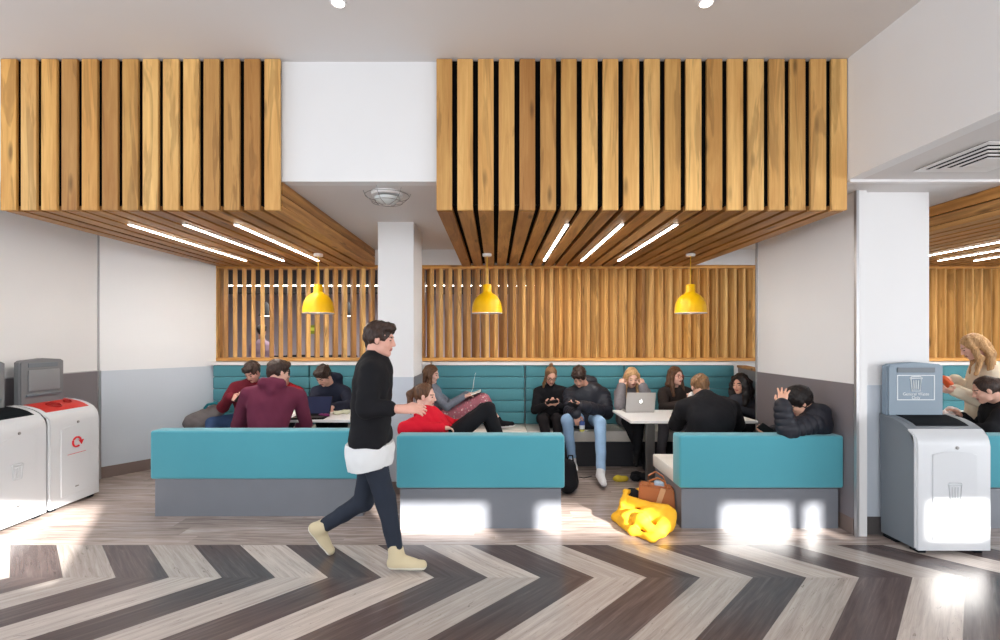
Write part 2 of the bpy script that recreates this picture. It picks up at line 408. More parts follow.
def banquette(x0, x1, splits, label, xtra=0):
    t = empty('banquette', (x0, 5.92, 0), 0, label, 'bench', 'long wall benches under the slatted screens')
    W = x1 - x0; ed = [0] + [s - x0 for s in splits] + [W]
    for a, b in zip(ed, ed[1:]):
        m = MB(); b += xtra if b == ed[-1] else 0
        for r in range(5): m.box(a + .008, b - .008, .46 + .006 * 0, .575, .455 + r * .157, .455 + r * .157 + .155, bev=.016, seg=3)
        m.build('backrest', M_TEALD, t, True)
    for a, b in zip(ed, ed[1:]): MB().box(a + .002, b - .002, 0, .455, .318, .452, bev=.012, seg=2).build('seat_cushion', M_SEAT, t, True)
    MB().box(.01, W - .01, .06, .455, 0, .316).build('plinth', M_PLINTHD, t)
banquette(-3.76, -1.22, [-2.47], 'long wall bench with ribbed teal back, left of the white column')
banquette(-.82, 3.10, [.40, 1.72], 'long wall bench with ribbed teal back, right of the white column', .09)
banquette(3.7, 8.9, [5.0, 5.95, 7.3], 'long wall bench with ribbed teal back, beyond the right-hand column')
def table(x0, x1, y0, y1, label, legs):
    t = empty('booth_table', (x0, y0, 0), 0, label, 'table', 'white booth tables')
    W, H = x1 - x0, y1 - y0
    MB().box(0, W, 0, H, .722, .75, bev=.004, seg=1).build('tabletop', M_WHITE, t)
    for lx in legs:
        MB().box(lx - .045, lx + .045, H / 2 - .03, H / 2 + .03, .013, .721, bev=.004, seg=1).build('leg', M_STEEL, t)
        MB().box(lx - .06, lx + .06, .12, H - .12, 0, .012, bev=.003, seg=1).build('foot_plate', M_STEEL, t)
table(1.39, 2.70, 4.92, 5.68, 'white table with the silver laptop, in the right-hand booth', [.32, 1.1])
table(-2.42, -1.25, 4.98, 5.70, 'white table with the black laptop, in the left booth', [.25, .95])
table(4.45, 5.7, 4.95, 5.65, 'white table in front of the blond woman, beyond the single bin', [.25, 1.0])

# ================================================================ pendants, downlights, detector, vent
def pendant(x, label, D=5.46, zt=2.558):
    t = empty('pendant_lamp', (x, D, zt), 0, label, 'lamp', 'yellow dome pendant lamps')
    MB().lathe([(.048, -.03), (.052, -.026), (.052, -.002), (.05, 0)], 28).build('ceiling_rose', M_WHITE, t, True)
    MB().tube([(0, 0, -.03), (0, 0, -.36)], .004).build('flex', M_CORD, t)
    prof = [(.012, -.345), (.046, -.35), (.05, -.356), (.05, -.43), (.058, -.445), (.095, -.468), (.132, -.505), (.158, -.555), (.170, -.61), (.172, -.66), (.176, -.672),
            (.170, -.672), (.165, -.655), (.160, -.60), (.146, -.55), (.12, -.505), (.085, -.478), (.03, -.47)]
    s = MB().lathe(prof, 48).build('shade', M_YEL, t, True)
    m = MB(); m.lathe([(.164, -.6725), (.174, -.6725), (.174, -.679), (.164, -.679)], 48).build('rim', M_WHITE, t, True)
    MB().lathe([(.005, -.478), (.035, -.49), (.05, -.54), (.045, -.585), (.02, -.61), (.004, -.614)], 24).build('bulb', plain('bulb_glow', (255, 232, 190), .5, emit=9), t, True)
    l = lamp('pendant_bulb_light', 'POINT', (x, D, zt - .64), 9, (1, .92, .80), shadow_soft_size=.05)
    return t
pendant(-2.01, 'yellow dome pendant lamp hanging before the open left screen')
pendant(-.09, 'yellow dome pendant lamp hanging at the middle, near the white column')
pendant(2.225, 'yellow dome pendant lamp hanging over the right-hand table')
def downlight(x, label):
    t = empty('downlight', (x, 3.0, 3.70), 0, label, 'ceiling light', 'round downlights in the high ceiling')
    MB().lathe([(.052, -.001), (.052, -.006), (.04, -.010), (.038, -.006)], 28).build('trim_ring', M_WHITE, t, True)
    MB().lathe([(.037, -.004), (.037, -.007), (.002, -.008)], 24).build('lens', M_SPOT, t)
    lamp('downlight_beam', 'SPOT', (x, 3.0, 3.67), 25, (1, .95, .88), spot_size=R(80), spot_blend=.6, shadow_soft_size=.04)
downlight(-.98, 'small round downlight above the white bulkhead, left of the two')
downlight(1.32, 'small round downlight above the widest slatted box')
t = empty('ceiling_sensor', (-.88, 3.92, 2.79), 0, 'round domed sensor with wire guard on the low ceiling before the column', 'sensor')
MB().lathe([(.11, 0), (.13, -.004), (.125, -.03), (.08, -.035)], 36).build('base', M_WHITE, t, True)
MB().lathe([(.085, -.036), (.09, -.042), (.085, -.046)], 36).build('gasket', M_BLK, t, True)
MB().lathe([(.105, -.047), (.10, -.06), (.08, -.078), (.045, -.09), (.004, -.094)], 36).build('dome', plain('milky_dome', (222, 228, 228), .25, spec=.6), t, True)
g = MB()
for k in range(6):
    an = k * PI / 3 + .3
    g.tube([(.19 * math.cos(an), .19 * math.sin(an), 0), (.175 * math.cos(an), .175 * math.sin(an), -.035), (.12 * math.cos(an), .12 * math.sin(an), -.085), (.03 * math.cos(an), .03 * math.sin(an), -.106)], .0025, 6)
for r, z in ((.178, -.03), (.125, -.082)):
    g.tube([(r * math.cos(q * PI / 12), r * math.sin(q * PI / 12), z) for q in range(25)], .0025, 6)
g.build('wire_guard', M_STEEL, t)
t = empty('air_vent', (3.23, 3.15, 2.79), 0, 'square white ceiling air diffuser at the upper right corner', 'vent')
MB().box(-.25, .25, -.25, .25, -.001, 0).build('backing', M_BLACKV, t)
m = MB()
for r, wd, z in ((.26, .04, -.006), (.205, .022, -.014), (.165, .022, -.022), (.125, .022, -.030)):
    for q in ((-r, r, -r, -r + wd), (-r, r, r - wd, r), (-r, -r + wd, -r + wd, r - wd), (r - wd, r, -r + wd, r - wd)):
        m.box(q[0], q[1], q[2], q[3], z - .005, z)
m.build('louvre', M_WHITE, t)
MB().box(-.085, .085, -.085, .085, -.042, -.036, bev=.004).build('centre_plate', M_WHITE, t)

# ================================================================ litter bins
def text(name, s, size, mat, parent, loc, rot):
    cu = bpy.data.curves.new(name, 'FONT'); cu.body = s; cu.size = size; cu.align_x = 'CENTER'; cu.extrude = .0006
    q = bpy.data.objects.new(name, cu); link(q); bpy.context.view_layer.update()
    me = bpy.data.meshes.new_from_object(q.evaluated_get(bpy.context.evaluated_depsgraph_get())); bpy.data.objects.remove(q); me.materials.clear(); me.materials.append(mat)
    o = bpy.data.objects.new(name, me); link(o, parent); o.location = loc; o.rotation_euler = rot
    return o
def can_icon(m, s, y, cx, cz, th=.0016):
    """outline of a dustbin with ribs, drawn in thin raised strokes"""
    def stroke(pts, r): m.tube([(cx + a * s, y, cz + b * s) for a, b in pts], r, 6)
    r = s * .035
    stroke([(-.36, .38), (-.28, -.5), (.28, -.5), (.36, .38)], r)
    stroke([(-.42, .38), (.42, .38)], r); stroke([(-.42, .38), (-.3, .5), (.3, .5), (.42, .38)], r)
    for a in (-.15, 0, .15): stroke([(a * 1.1, .25), (a, -.38)], r)
def bin_unit(loc, rz, label, lid_mat, logo, poster, W=.56, Dp=.34, side=M_BINW):
    t = empty('recycling_bin', loc, rz, label, 'bin', 'dome-topped litter bins')
    w2 = W / 2
    # side outline: (y, z); y=0 front, y=Dp back
    arc = [(.0, .80), (.008, .845), (.03, .88), (.07, .912), (.13, .945), (.20, .968), (.28, .982), (Dp, .988)]
    MB().prism([(.02, .035)] + [(y + .012, z - .012) for y, z in arc] + [(Dp, .035)], -w2 + .012, w2 - .012, 'X').build('body', M_BING, t)
    # white front shell wraps the lower front of the dome
    sh = MB(); sh.prism([(0, .032), (0, .80), (.008, .845), (.03, .88), (.075, .915), (.075, .905), (.03, .866), (.022, .80), (.022, .032)], -w2, w2, 'X')
    bmesh.ops.bevel(sh.bm, geom=[e for e in sh.bm.edges if abs(e.verts[0].co.x - e.verts[1].co.x) < 1e-5 and min(e.verts[0].co.y, e.verts[1].co.y) < .012], offset=.014, segments=3, affect='EDGES')
    sh.build('front_shell', M_BINW, t, True)
    if side is M_BINW:
        for xa in (w2 - .01, -w2): MB().prism([(.023, .045)] + [(y + .023, z - .008) for y, z in arc[:-1]] + [(Dp, .98), (Dp, .045)], xa, xa + .01, 'X').build('side_panel', M_BINW, t)
    # lid follows the dome, with a recess
    def zt(y):
        for (a, b), (c, d) in zip(arc, arc[1:]):
            if a <= y <= c: return b + (d - b) * (y - a) / (c - a)
        return arc[-1][1]
    lid = MB(); n = 10; ys = [.075 + (Dp - .075) * k / n for k in range(n + 1)]
    lid.prism([(y, zt(y) + .004) for y in ys] + [(y, zt(y) - .014) for y in ys[::-1]], -w2 + .05, w2 - .05, 'X')
    lid.build('lid', lid_mat, t, True)
    for xa, xb in ((-w2 + .001, -w2 + .049), (w2 - .049, w2 - .001)):
        MB().prism([(y, zt(y) + .002) for y in ys] + [(y, zt(y) - .014) for y in ys[::-1]], xa, xb, 'X').build('lid_surround', M_BINW if side is M_BINW else M_BING, t, True)
    op = MB()
    if logo == 'can':
        ys2 = [.10 + .19 * k / 6 for k in range(7)]
        op.prism([(y, zt(y) + .0065) for y in ys2] + [(y, zt(y) - .004) for y in ys2[::-1]], -w2 + .085, w2 - .075, 'X'); op.build('opening', M_BINDK, t)
    else:
        for cx, r in ((-.05, .062), (.13, .035)):
            y = .17 if r > .05 else .2; ang = -math.atan2(zt(y + .03) - zt(y - .03), .06)
            q = MB().lathe([(r, 0), (r * .97, .008), (r * .86, .010), (r * .8, -.0), (r * .78, -.002)], 28)
            bmesh.ops.rotate(q.bm, cent=(0, 0, 0), matrix=Matrix.Rotation(-ang, 3, 'X'), verts=q.bm.verts)
            bmesh.ops.translate(q.bm, vec=(cx, y, zt(y) + .004), verts=q.bm.verts); q.build('opening', plain('bin_red_dark', (160, 26, 22), .5), t, True)
    # raised door panel with arched top
    pw = .165; arch = [(-pw + pw * 2 * k / 10 , .74 + .028 * math.sin(PI * k / 10)) for k in range(11)]
    door = MB().prism([(-pw, .11)] + arch + [(pw, .11)], -.006, 0, 'Y'); bmesh.ops.bevel(door.bm, geom=[e for e in door.bm.edges if max(v.co.y for v in e.verts) < -.003], offset=.004, segments=1, affect='EDGES')
    d = door.build('door_panel', M_BINW, t)
    MB().lathe([(.012, 0), (.012, .006), (.008, .008)], 16).build('lock', M_STEEL, t).matrix_local = Matrix.Translation((.02, 0, .79)) @ Matrix.Rotation(R(90), 4, 'X')
    MB().box(-.018, .018, -.011, -.006, .17, .182, bev=.002).build('lower_catch', M_STEEL, t)
    if logo == 'can':
        m = MB(); can_icon(m, .13, -.0065, 0, .47); m.build('dustbin_emblem', plain('emblem_grey', (196, 200, 204), .4), t)
    else:
        m = MB(); ar = [(.045 * math.cos(a), -.0075, .60 + .045 * math.sin(a)) for a in [R(-60 - 12 * k) for k in range(24)]]
        m.tube(ar, .009, 8); e = Vector(ar[-1])
        m.prism([(.018, .615), (.078, .612), (.052, .568)], -.010, -.006, 'Y')
        m.box(-.10, .10, -.0085, -.0062, .492, .496)
        m.build('recycling_emblem', plain('emblem_red', (214, 30, 40), .4), t)
    # feet
    for sx in (-1, 1): MB().box(sx * (w2 - .07) - .03, sx * (w2 - .07) + .03, .03, .11, 0, .035, bev=.006).build('foot', M_BINDK, t)
    MB().box(-w2 + .03, w2 - .03, Dp - .12, Dp, 0, .034).build('foot', M_BINDK, t)
    # hood board at the back
    h0, h1 = -w2 + .02, w2 - .09
    top = [(h0, 1.375), (h0 + .03, 1.392), ((h0 + h1) / 2 , 1.408), (h1 - .03, 1.392), (h1, 1.375)]
    hood = MB().prism([(h0, .96)] + top + [(h1, .96)], Dp - .055, Dp, 'Y'); bmesh.ops.bevel(hood.bm, geom=[e for e in hood.bm.edges if all(v.co.y < Dp - .05 for v in e.verts)], offset=.012, segments=2, affect='EDGES')
    hd = hood.build('hood_board', plain('hood_blue_grey' if poster else 'hood_grey', (134, 150, 164) if poster else (122, 124, 128), .5, var=.03), t)
    MB().box(h0 + .075, h1 - .075, Dp - .062, Dp - .055, 1.325, 1.365, bev=.003).build('hood_ledge', M_BING, hd)
    y = Dp - .057
    if poster:
        fr = MB(); a, b, c_, d_ = h0 + .075, h1 - .075, 1.02 + .085, 1.305
        for q in ((a, b, c_, c_ + .006), (a, b, d_ - .006, d_), (a, a + .006, c_ + .006, d_ - .006), (b - .006, b, c_ + .006, d_ - .006)):
            fr.box(q[0], q[1], y - .001, y + .002, q[2], q[3])
        fr.build('poster_border', M_PRINT, hd)
        m = MB(); can_icon(m, .115, y - .001, (a + b) / 2, 1.235); m.build('dustbin_symbol', M_PRINT, hd)
        text('lettering', 'General Waste', .034, M_PRINT, hd, ((a + b) / 2, y, 1.143), (R(90), 0, 0))
        text('lettering', 'Only', .034, M_PRINT, hd, ((a + b) / 2, y, 1.114), (R(90), 0, 0))
    else:
        MB().box(h0 + .07, h1 - .06, y - .012, y + .001, 1.10, 1.30, bev=.008).build('holder', plain('holder_grey', (136, 138, 142), .4), hd, True)
        MB().box(h0 + .05, h1 - .05, y - .02, y + .001, 1.055, 1.075, bev=.006).build('holder_lip', M_BING, hd, True)
    return t
bin_unit((3.388, 3.54, 0), 0, 'single grey and white litter bin with general waste notice, before the right-hand column', M_BING, 'can', True, side=M_BING)
bin_unit((-4.04, 4.63, 0), R(90), 'white recycling bin with red lid and red arrow emblem, by the left wall', M_BINR, 'arrow', False)
bin_unit((-4.04, 4.055, 0), R(90), 'white litter bin with black lid, nearest along the left wall', M_BINDK, 'can', False)
# ================================================================ people: smooth bodies from blended distance fields
class Field:
    """list of soft shapes; mesh() blends them on a grid and meshes the zero surface"""
    def __init__(s, h=.006): s.p = []; s.h = h; s.k = .03
    def cone(s, a, b, r1, r2, k=None, puff=0, n=5):
        a, b = np.array(a, float), np.array(b, float)
        s.p.append(('c', a, b, r1, r2, s.k if k is None else k, puff, n)); return s
    def ball(s, c, r, k=None): return s.cone(c, np.array(c, float) + (0, 0, 1e-4), r, r, k)
    def ell(s, c, rad, Rm=None, k=None, sub=False):
        s.p.append(('s' if sub else 'e', np.array(c, float), np.array(rad, float), np.eye(3) if Rm is None else Rm, s.k if k is None else k)); return s
    def cut(s, pt, n, k=.004):
        """remove what lies on the n side of the plane"""
        n = np.array(n, float); s.p.append(('p', np.array(pt, float), n / np.linalg.norm(n), k)); return s
    def mesh(s, noise=0, nf=30, seed=0):
        lo = np.array([1e9] * 3); hi = -lo
        for q in s.p:
            if q[0] == 'c':
                for c, r in ((q[1], q[3]), (q[2], q[4])): lo = np.minimum(lo, c - r); hi = np.maximum(hi, c + r)
            elif q[0] == 'e': lo = np.minimum(lo, q[1] - q[2].max()); hi = np.maximum(hi, q[1] + q[2].max())
        lo -= .03 + noise; hi += .03 + noise; h = s.h
        N = np.ceil((hi - lo) / h).astype(int) + 1
        ax = [(lo[i] + h * np.arange(N[i])).astype(np.float32) for i in range(3)]
        F = np.full(N, .2, np.float32)
        for q in s.p:
            if q[0] in 'ces':
                if q[0] == 'c': m = max(q[3], q[4]) + q[6]; a0 = np.minimum(q[1], q[2]) - m; a1 = np.maximum(q[1], q[2]) + m; k = q[5]
                else: a0 = q[1] - q[2].max(); a1 = q[1] + q[2].max(); k = q[4]
                g = k + .02
                i0 = np.clip(np.floor((a0 - g - lo) / h).astype(int), 0, N - 1); i1 = np.clip(np.ceil((a1 + g - lo) / h).astype(int) + 1, 1, N)
                sl = tuple(slice(i0[i], i1[i]) for i in range(3))
                X = ax[0][sl[0]][:, None, None]; Y = ax[1][sl[1]][None, :, None]; Z = ax[2][sl[2]][None, None, :]
                if q[0] == 'c':
                    a, b = q[1], q[2]; d = b - a; L2 = d @ d
                    px, py, pz = X - a[0], Y - a[1], Z - a[2]
                    t = np.clip((px * d[0] + py * d[1] + pz * d[2]) / L2, 0, 1)
                    rr = q[3] + (q[4] - q[3]) * t
                    if q[6]: rr = rr + q[6] * (np.abs(np.sin(t * PI * q[7])) ** .6 - .6)
                    f = np.sqrt((px - d[0] * t) ** 2 + (py - d[1] * t) ** 2 + (pz - d[2] * t) ** 2) - rr
                else:
                    Rm = q[3]; px, py, pz = X - q[1][0], Y - q[1][1], Z - q[1][2]; r = q[2]
                    u = [(px * Rm[0, i] + py * Rm[1, i] + pz * Rm[2, i]) for i in range(3)]
                    k0 = np.sqrt(sum((u[i] / r[i]) ** 2 for i in range(3))); k1 = np.sqrt(sum((u[i] / r[i] ** 2) ** 2 for i in range(3))) + 1e-6
                    f = k0 * (k0 - 1) / k1
                A = F[sl]
                if q[0] == 's':
                    hh = np.maximum(k - np.abs(A + f), 0) / k; F[sl] = np.maximum(A, -f) + hh * hh * k * .25
                else:
                    hh = np.maximum(k - np.abs(A - f), 0) / k; F[sl] = np.minimum(A, f) - hh * hh * k * .25
            elif q[0] == 'p':
                f = (ax[0][:, None, None] - q[1][0]) * q[2][0] + (ax[1][None, :, None] - q[1][1]) * q[2][1] + (ax[2][None, None, :] - q[1][2]) * q[2][2]
                F = np.maximum(F, f.astype(np.float32))
        if noise:
            rs = np.random.RandomState(seed)
            for o in range(3):
                fr = nf * (1.7 ** o); am = noise / (1.6 ** o); ph = rs.rand(6) * 6.28
                mx = rs.uniform(.5, 1.2, 3)
                F += (am * np.sin(ax[0] * fr * mx[0] + ph[0])[:, None, None] * np.sin(ax[1] * fr * mx[1] + ph[1])[None, :, None] * np.sin(ax[2] * fr * mx[2] + ph[2])[None, None, :]).astype(np.float32)
        F[0], F[-1], F[:, 0], F[:, -1], F[:, :, 0], F[:, :, -1] = (.1,) * 6
        return surface_net(F, lo, h)
def surface_net(F, lo, h):
    ins = F < 0
    n = np.zeros([d - 1 for d in F.shape], np.uint8); sub = [(i, j, k) for i in (0, 1) for j in (0, 1) for k in (0, 1)]
    S = lambda A, o: A[o[0]:A.shape[0] - 1 + o[0], o[1]:A.shape[1] - 1 + o[1], o[2]:A.shape[2] - 1 + o[2]]
    for o in sub: n += S(ins, o)
    act = np.argwhere((n > 0) & (n < 8)); idm = np.full(n.shape, -1, np.int32); idm[tuple(act.T)] = np.arange(len(act))
    pos = np.zeros((len(act), 3)); cnt = np.zeros(len(act))
    for o in sub:
        for axis in range(3):
            if o[axis]: continue
            p = list(o); p[axis] = 1
            fa = F[act[:, 0] + o[0], act[:, 1] + o[1], act[:, 2] + o[2]]; fb = F[act[:, 0] + p[0], act[:, 1] + p[1], act[:, 2] + p[2]]
            x = (fa < 0) != (fb < 0); t = np.where(x, fa / np.where(fa == fb, 1, fa - fb), 0)
            v = np.array(o, float)[None].repeat(len(act), 0); v[:, axis] += t
            pos += v * x[:, None]; cnt += x
    V = lo + (act + pos / cnt[:, None]) * h
    Q = []
    for axis in range(3):
        a = [slice(None)] * 3; b = [slice(None)] * 3; a[axis] = slice(0, -1); b[axis] = slice(1, None)
        A, B = ins[tuple(a)], ins[tuple(b)]; e = np.argwhere(A != B)
        u, w = [(1, 2), (2, 0), (0, 1)][axis]
        e = e[(e[:, u] > 0) & (e[:, w] > 0) & (e[:, u] < F.shape[u] - 1) & (e[:, w] < F.shape[w] - 1)]
        def g(du, dw):
            q = e.copy(); q[:, u] -= du; q[:, w] -= dw; return idm[tuple(q.T)]
        q = np.stack([g(1, 1), g(0, 1), g(0, 0), g(1, 0)], 1); fl = ~A[tuple(e.T)]
        q[fl] = q[fl][:, ::-1]; Q.append(q)
    return V, np.concatenate(Q)
def field_obj(name, f, mats, parent, noise=0, nf=30, seed=0, paint=None):
    V, Q = f.mesh(noise, nf, seed); me = bpy.data.meshes.new(name)
    me.vertices.add(len(V)); me.vertices.foreach_set('co', V.astype(np.float32).ravel())
    me.loops.add(len(Q) * 4); me.loops.foreach_set('vertex_index', Q.astype(np.int32).ravel())
    me.polygons.add(len(Q)); me.polygons.foreach_set('loop_start', np.arange(len(Q), dtype=np.int32) * 4)
    try: me.polygons.foreach_set('loop_total', np.full(len(Q), 4, np.int32))
    except Exception: pass
    for m in (mats if isinstance(mats, list) else [mats]): me.materials.append(m)
    if paint is not None: me.polygons.foreach_set('material_index', paint(V[Q].mean(1)).astype(np.int32))
    me.polygons.foreach_set('use_smooth', np.ones(len(Q), bool))
    me.update(calc_edges=True); me.validate()
    o = bpy.data.objects.new(name, me); link(o)
    if parent is not None:
        o.parent = parent; o.matrix_parent_inverse = Matrix.Translation(-Vector(parent.location))
    return o
def nv(v): v = np.array(v, float); return v / (np.linalg.norm(v) + 1e-9)
def skin(rgb): return plain('skin_%d_%d_%d' % rgb, rgb, .5, spec=.35, var=.04, vs=20)
def cloth(name, rgb, **k): return plain(name, rgb, k.pop('rough', .85), var=k.pop('var', .07), vs=k.pop('vs', 9), bump=k.pop('bump', .25), bs=k.pop('bs', 260), spec=k.pop('spec', .2), **k)
def hair_mat(name, rgb, rgb2):
    if name in MATS: return MATS[name]
    g = NB(name); v = g.obj(); n = g.noise(g.mapping(v, scale=(110, 110, 9)), 1.2, 4, .6, .8)
    c = g.ramp(n, [(.3, srgb(rgb2)), (.65, srgb(rgb))]); g.bump(n, .5, .004)
    MATS[name] = g.fin(c, .45, 0, .35); return MATS[name]
H_DARK = hair_mat('hair_dark_brown', (66, 46, 38), (28, 20, 18)); H_BLACK = hair_mat('hair_black', (34, 28, 28), (12, 10, 11))
H_BROWN = hair_mat('hair_brown', (112, 78, 54), (58, 38, 28)); H_BLOND = hair_mat('hair_blond', (216, 174, 124), (146, 104, 66))
H_GINGER = hair_mat('hair_light_brown', (150, 112, 76), (88, 62, 42))
M_EYE = plain('eye_dark', (36, 28, 26), .3); M_EYEW = plain('eye_white', (226, 220, 216), .3); M_LIP = plain('lips', (176, 96, 90), .45)

def hand(f, wr, d, up, side, curl=.5, s=1.0, spread=.12, thumb_in=.3):
    """palm, four fingers of unequal length bent at the knuckles, and a thumb from the side of the palm.
    d: pointing direction, up: direction the back of the hand faces, side: +1/-1 picks the thumb side"""
    d = nv(d); up = nv(np.array(up, float) - d * np.dot(d, up)); x = np.cross(d, up) * side
    wr = np.array(wr, float); P3 = lambda a, b, c: wr + (x * a + d * b + up * c) * s
    f.cone(P3(0, -.02, 0), P3(0, .02, 0), .026 * s, .026 * s, .015)
    for q in (-.024, -.008, .008, .024): f.cone(P3(q * .7, .02, 0), P3(q, .078, 0), .0155 * s, .0135 * s, .012)
    Ls = [(.026, .068), (.009, .076), (-.009, .071), (-.025, .056)]
    for q, L in Ls:
        p = P3(q, .085, .002); an = .15; dirn = d
        sp = x * (q / .026) * spread
        for j, (fr, cu) in enumerate(((.45, curl * .7), (.32, curl), (.23, curl * .8))):
            an += cu; dv = nv(d * math.cos(an) - up * math.sin(an) + sp)
            e = p + dv * L * fr * s; f.cone(p, e, (.0088 - .0008 * j) * s, (.0082 - .0008 * j) * s, .004); p = e
    p = P3(.022, .022, -.006); e = p + (x * .030 + d * .030 - up * .012) * s; f.cone(p, e, .0145 * s, .0105 * s, .01)
    e2 = e + (x * (.012 - thumb_in * .03) + d * .030 - up * .010) * s; f.cone(e, e2, .0100 * s, .0080 * s, .005)

def person(name_label, neck, head, yaw, pitch, sh, el, wr, pel, kn, an, foot, hands=({}, {}), roll=0, scale=1.0, hip_w=.085, male=True,
           skinc=(222, 172, 150), hair=('short', H_DARK), top=('hoodie', None), legs=('trousers', None), shoes=None, glasses=False, extra=None, h=.006, sh_r=.058, bare=0, back=None, hips_dir=None, inner=None, boots=False):
    """sh, el, wr, kn, an are pairs of world points; foot: pair of pointing directions"""
    A = lambda v: np.array(v, float)
    neck, head, pel = A(neck), A(head), A(pel); sh, el, wr, kn, an = [[A(q) for q in pr] for pr in (sh, el, wr, kn, an)]
    s = scale
    hx = nv(sh[1] - sh[0]) if hips_dir is None else nv(hips_dir); hx = nv(hx * (1, 1, .3))
    hip = [pel - hx * hip_w * s, pel + hx * hip_w * s]
    # make sure left/right legs are the nearer ones
    chest = (sh[0] + sh[1]) / 2 * .55 + neck * .45; sx = nv(sh[1] - sh[0])
    base = pel if back is None else None
    mids = [pel + (chest - pel) * t for t in (.0, .25, .5, .75)]
    if back is not None: mids = [m + A(back) * q for m, q in zip(mids, (0, .7, 1, .6))]
    root = empty('person', (float(pel[0]), float(pel[1]), 0), 0, name_label, 'person')
    # head frame
    y_, p_ = R(yaw), R(pitch)
    F3 = A((math.sin(y_) * math.cos(p_), -math.cos(y_) * math.cos(p_), -math.sin(p_)))
    rt = nv(np.cross(F3, (0, 0, 1))); up = np.cross(rt, F3)
    if roll: c, q = math.cos(R(roll)), math.sin(R(roll)); rt, up = rt * c + up * q, up * c - rt * q
    Rm = np.stack([rt, F3, up], 1); hs = s * 1.0
    HP = lambda x, y, z: head + Rm @ (A((x, y, z)) * hs)
    hr = lambda *r: A(r) * hs
    def torso(f, o, k=.05, arms=True, puff=0, low=True):
        ws = [.085, .062, .078, .10] if male else [.09, .055, .068, .085]; rs = [.105, .092, .098, .100] if male else [.10, .082, .088, .092]
        for j, (m, w_, r_) in enumerate(zip(mids, ws, rs)):
            ax_ = nv(hx * (1 - j / 3) + sx * (j / 3))
            if j or low: f.cone(m - ax_ * w_ * s, m + ax_ * w_ * s, (r_ + o) * s, (r_ + o) * s, k)
        for a_, b_ in zip(mids, mids[1:] + [chest]): f.cone(a_, b_, (.09 + o) * s, (.09 + o) * s, k)
        c0, c1 = sh[0] * .82 + sh[1] * .18, sh[1] * .82 + sh[0] * .18
        f.cone(c0, c1, (sh_r + .012 + o) * s, (sh_r + .012 + o) * s, k); f.cone(chest, neck, (.075 + o) * s, (.052 + o * .6) * s, k)
        if arms:
            for q in (0, 1):
                f.cone(sh[q], el[q], (.050 + o) * s, (.040 + o) * s, .025, puff, 5)
                f.cone(el[q], el[q] + (wr[q] - el[q]) * (1 - bare), (.040 + o) * s, (.030 + o * .9) * s, .02, puff, 4)
    # ---- body: one continuous surface with head, hands, legs
    f = Field(h)
    torso(f, 0, arms=False)
    for q in (0, 1):
        f.cone(sh[q], el[q], .045 * s, .036 * s, .02); f.cone(el[q], wr[q], .037 * s, .025 * s, .02)
        f.cone(hip[q], kn[q], .080 * s, .055 * s, .03); f.cone(kn[q], kn[q] + (an[q] - kn[q]) * .35, .054 * s, .054 * s, .02); f.cone(kn[q] + (an[q] - kn[q]) * .35, an[q], .054 * s, .035 * s, .02)
        fd = nv(foot[q]); dz = nv(an[q] - kn[q]); d_ = nv(dz - fd * np.dot(dz, fd)); f.cone(an[q] + d_ * .04 * s - fd * .02, an[q] + d_ * .058 * s + fd * .13 * s, .030 * s, .022 * s, .02)
    f.cone(neck, HP(0, -.035, -.06), .056 * s, .052 * s, .02)
    f.ell(HP(0, -.018, .028), hr(.074, .092, .086), Rm, .02); f.ell(HP(0, .026, -.035), hr(.057, .058, .074), Rm, .02)
    f.cone(HP(-.035, .02, -.075), HP(0, .062, -.095), .022 * hs, .017 * hs, .02); f.cone(HP(.035, .02, -.075), HP(0, .062, -.095), .022 * hs, .017 * hs, .02)
    f.cone(HP(-.03, .069, .020), HP(.03, .069, .020), .013 * hs, .013 * hs, .015)
    for q in (-1, 1):
        f.ell(HP(q * .031, .093, .0), hr(.017, .014, .011), Rm, .012, sub=True)
        f.ball(HP(q * .031, .070, 0), .0125 * hs, .004)
        f.ell(HP(q * .036, .058, -.032), hr(.020, .02, .018), Rm, .015)
        f.ell(HP(q * .077, -.004, -.008), hr(.009, .018, .030), Rm, .008)
    f.cone(HP(0, .082, .008), HP(0, .099, -.030), .0085 * hs, .0115 * hs, .008); f.cone(HP(-.012, .086, -.035), HP(.012, .086, -.035), .008 * hs, .008 * hs, .006)
    f.cone(HP(-.016, .080, -.057), HP(.016, .080, -.057), .0075 * hs, .0075 * hs, .006); f.cone(HP(-.013, .079, -.067), HP(.013, .079, -.067), .0075 * hs, .0075 * hs, .005)
    for q in (0, 1):
        hd = dict(hands[q] or {}); dd = hd.pop('d', wr[q] - el[q]); uu = hd.pop('up', (0, 0, 1)); sd = hd.pop('side', 1 if q else -1)
        hand(f, wr[q], dd, uu, sd, s=s * hd.pop('size', 1.05), **hd)
    def paint(c):
        L = (c - head) @ Rm / hs; x, y, z = L[:, 0], L[:, 1], L[:, 2]; ax_ = np.abs(x)
        m = np.zeros(len(c), int)
        m[(ax_ < .021) & (z < -.054) & (z > -.073) & (y > .075)] = 1
        m[(np.abs(ax_ - .031) < .011) & (np.abs(z) < .0042) & (y > .062)] = 2
        m[(ax_ > .014) & (ax_ < .047) & (np.abs(z - .023 + (ax_ - .03) ** 2 * 6) < .0045) & (y > .055)] = 4
        return m
    hk, hm = hair
    body = field_obj('body', f, [skin(skinc), M_LIP, M_EYE, M_EYEW, hm], root, paint=paint)
    # ---- hair
    f = Field(h); f.k = .02
    vol = {'curly': 1.17, 'thick': 1.11, 'messy': 1.2, 'short': 1.06, 'topknot': 1.05, 'ponytail': 1.06}.get(hk, 1.08)
    f.ell(HP(0, -.026, .034), hr(.078, .096, .090) * vol, Rm)
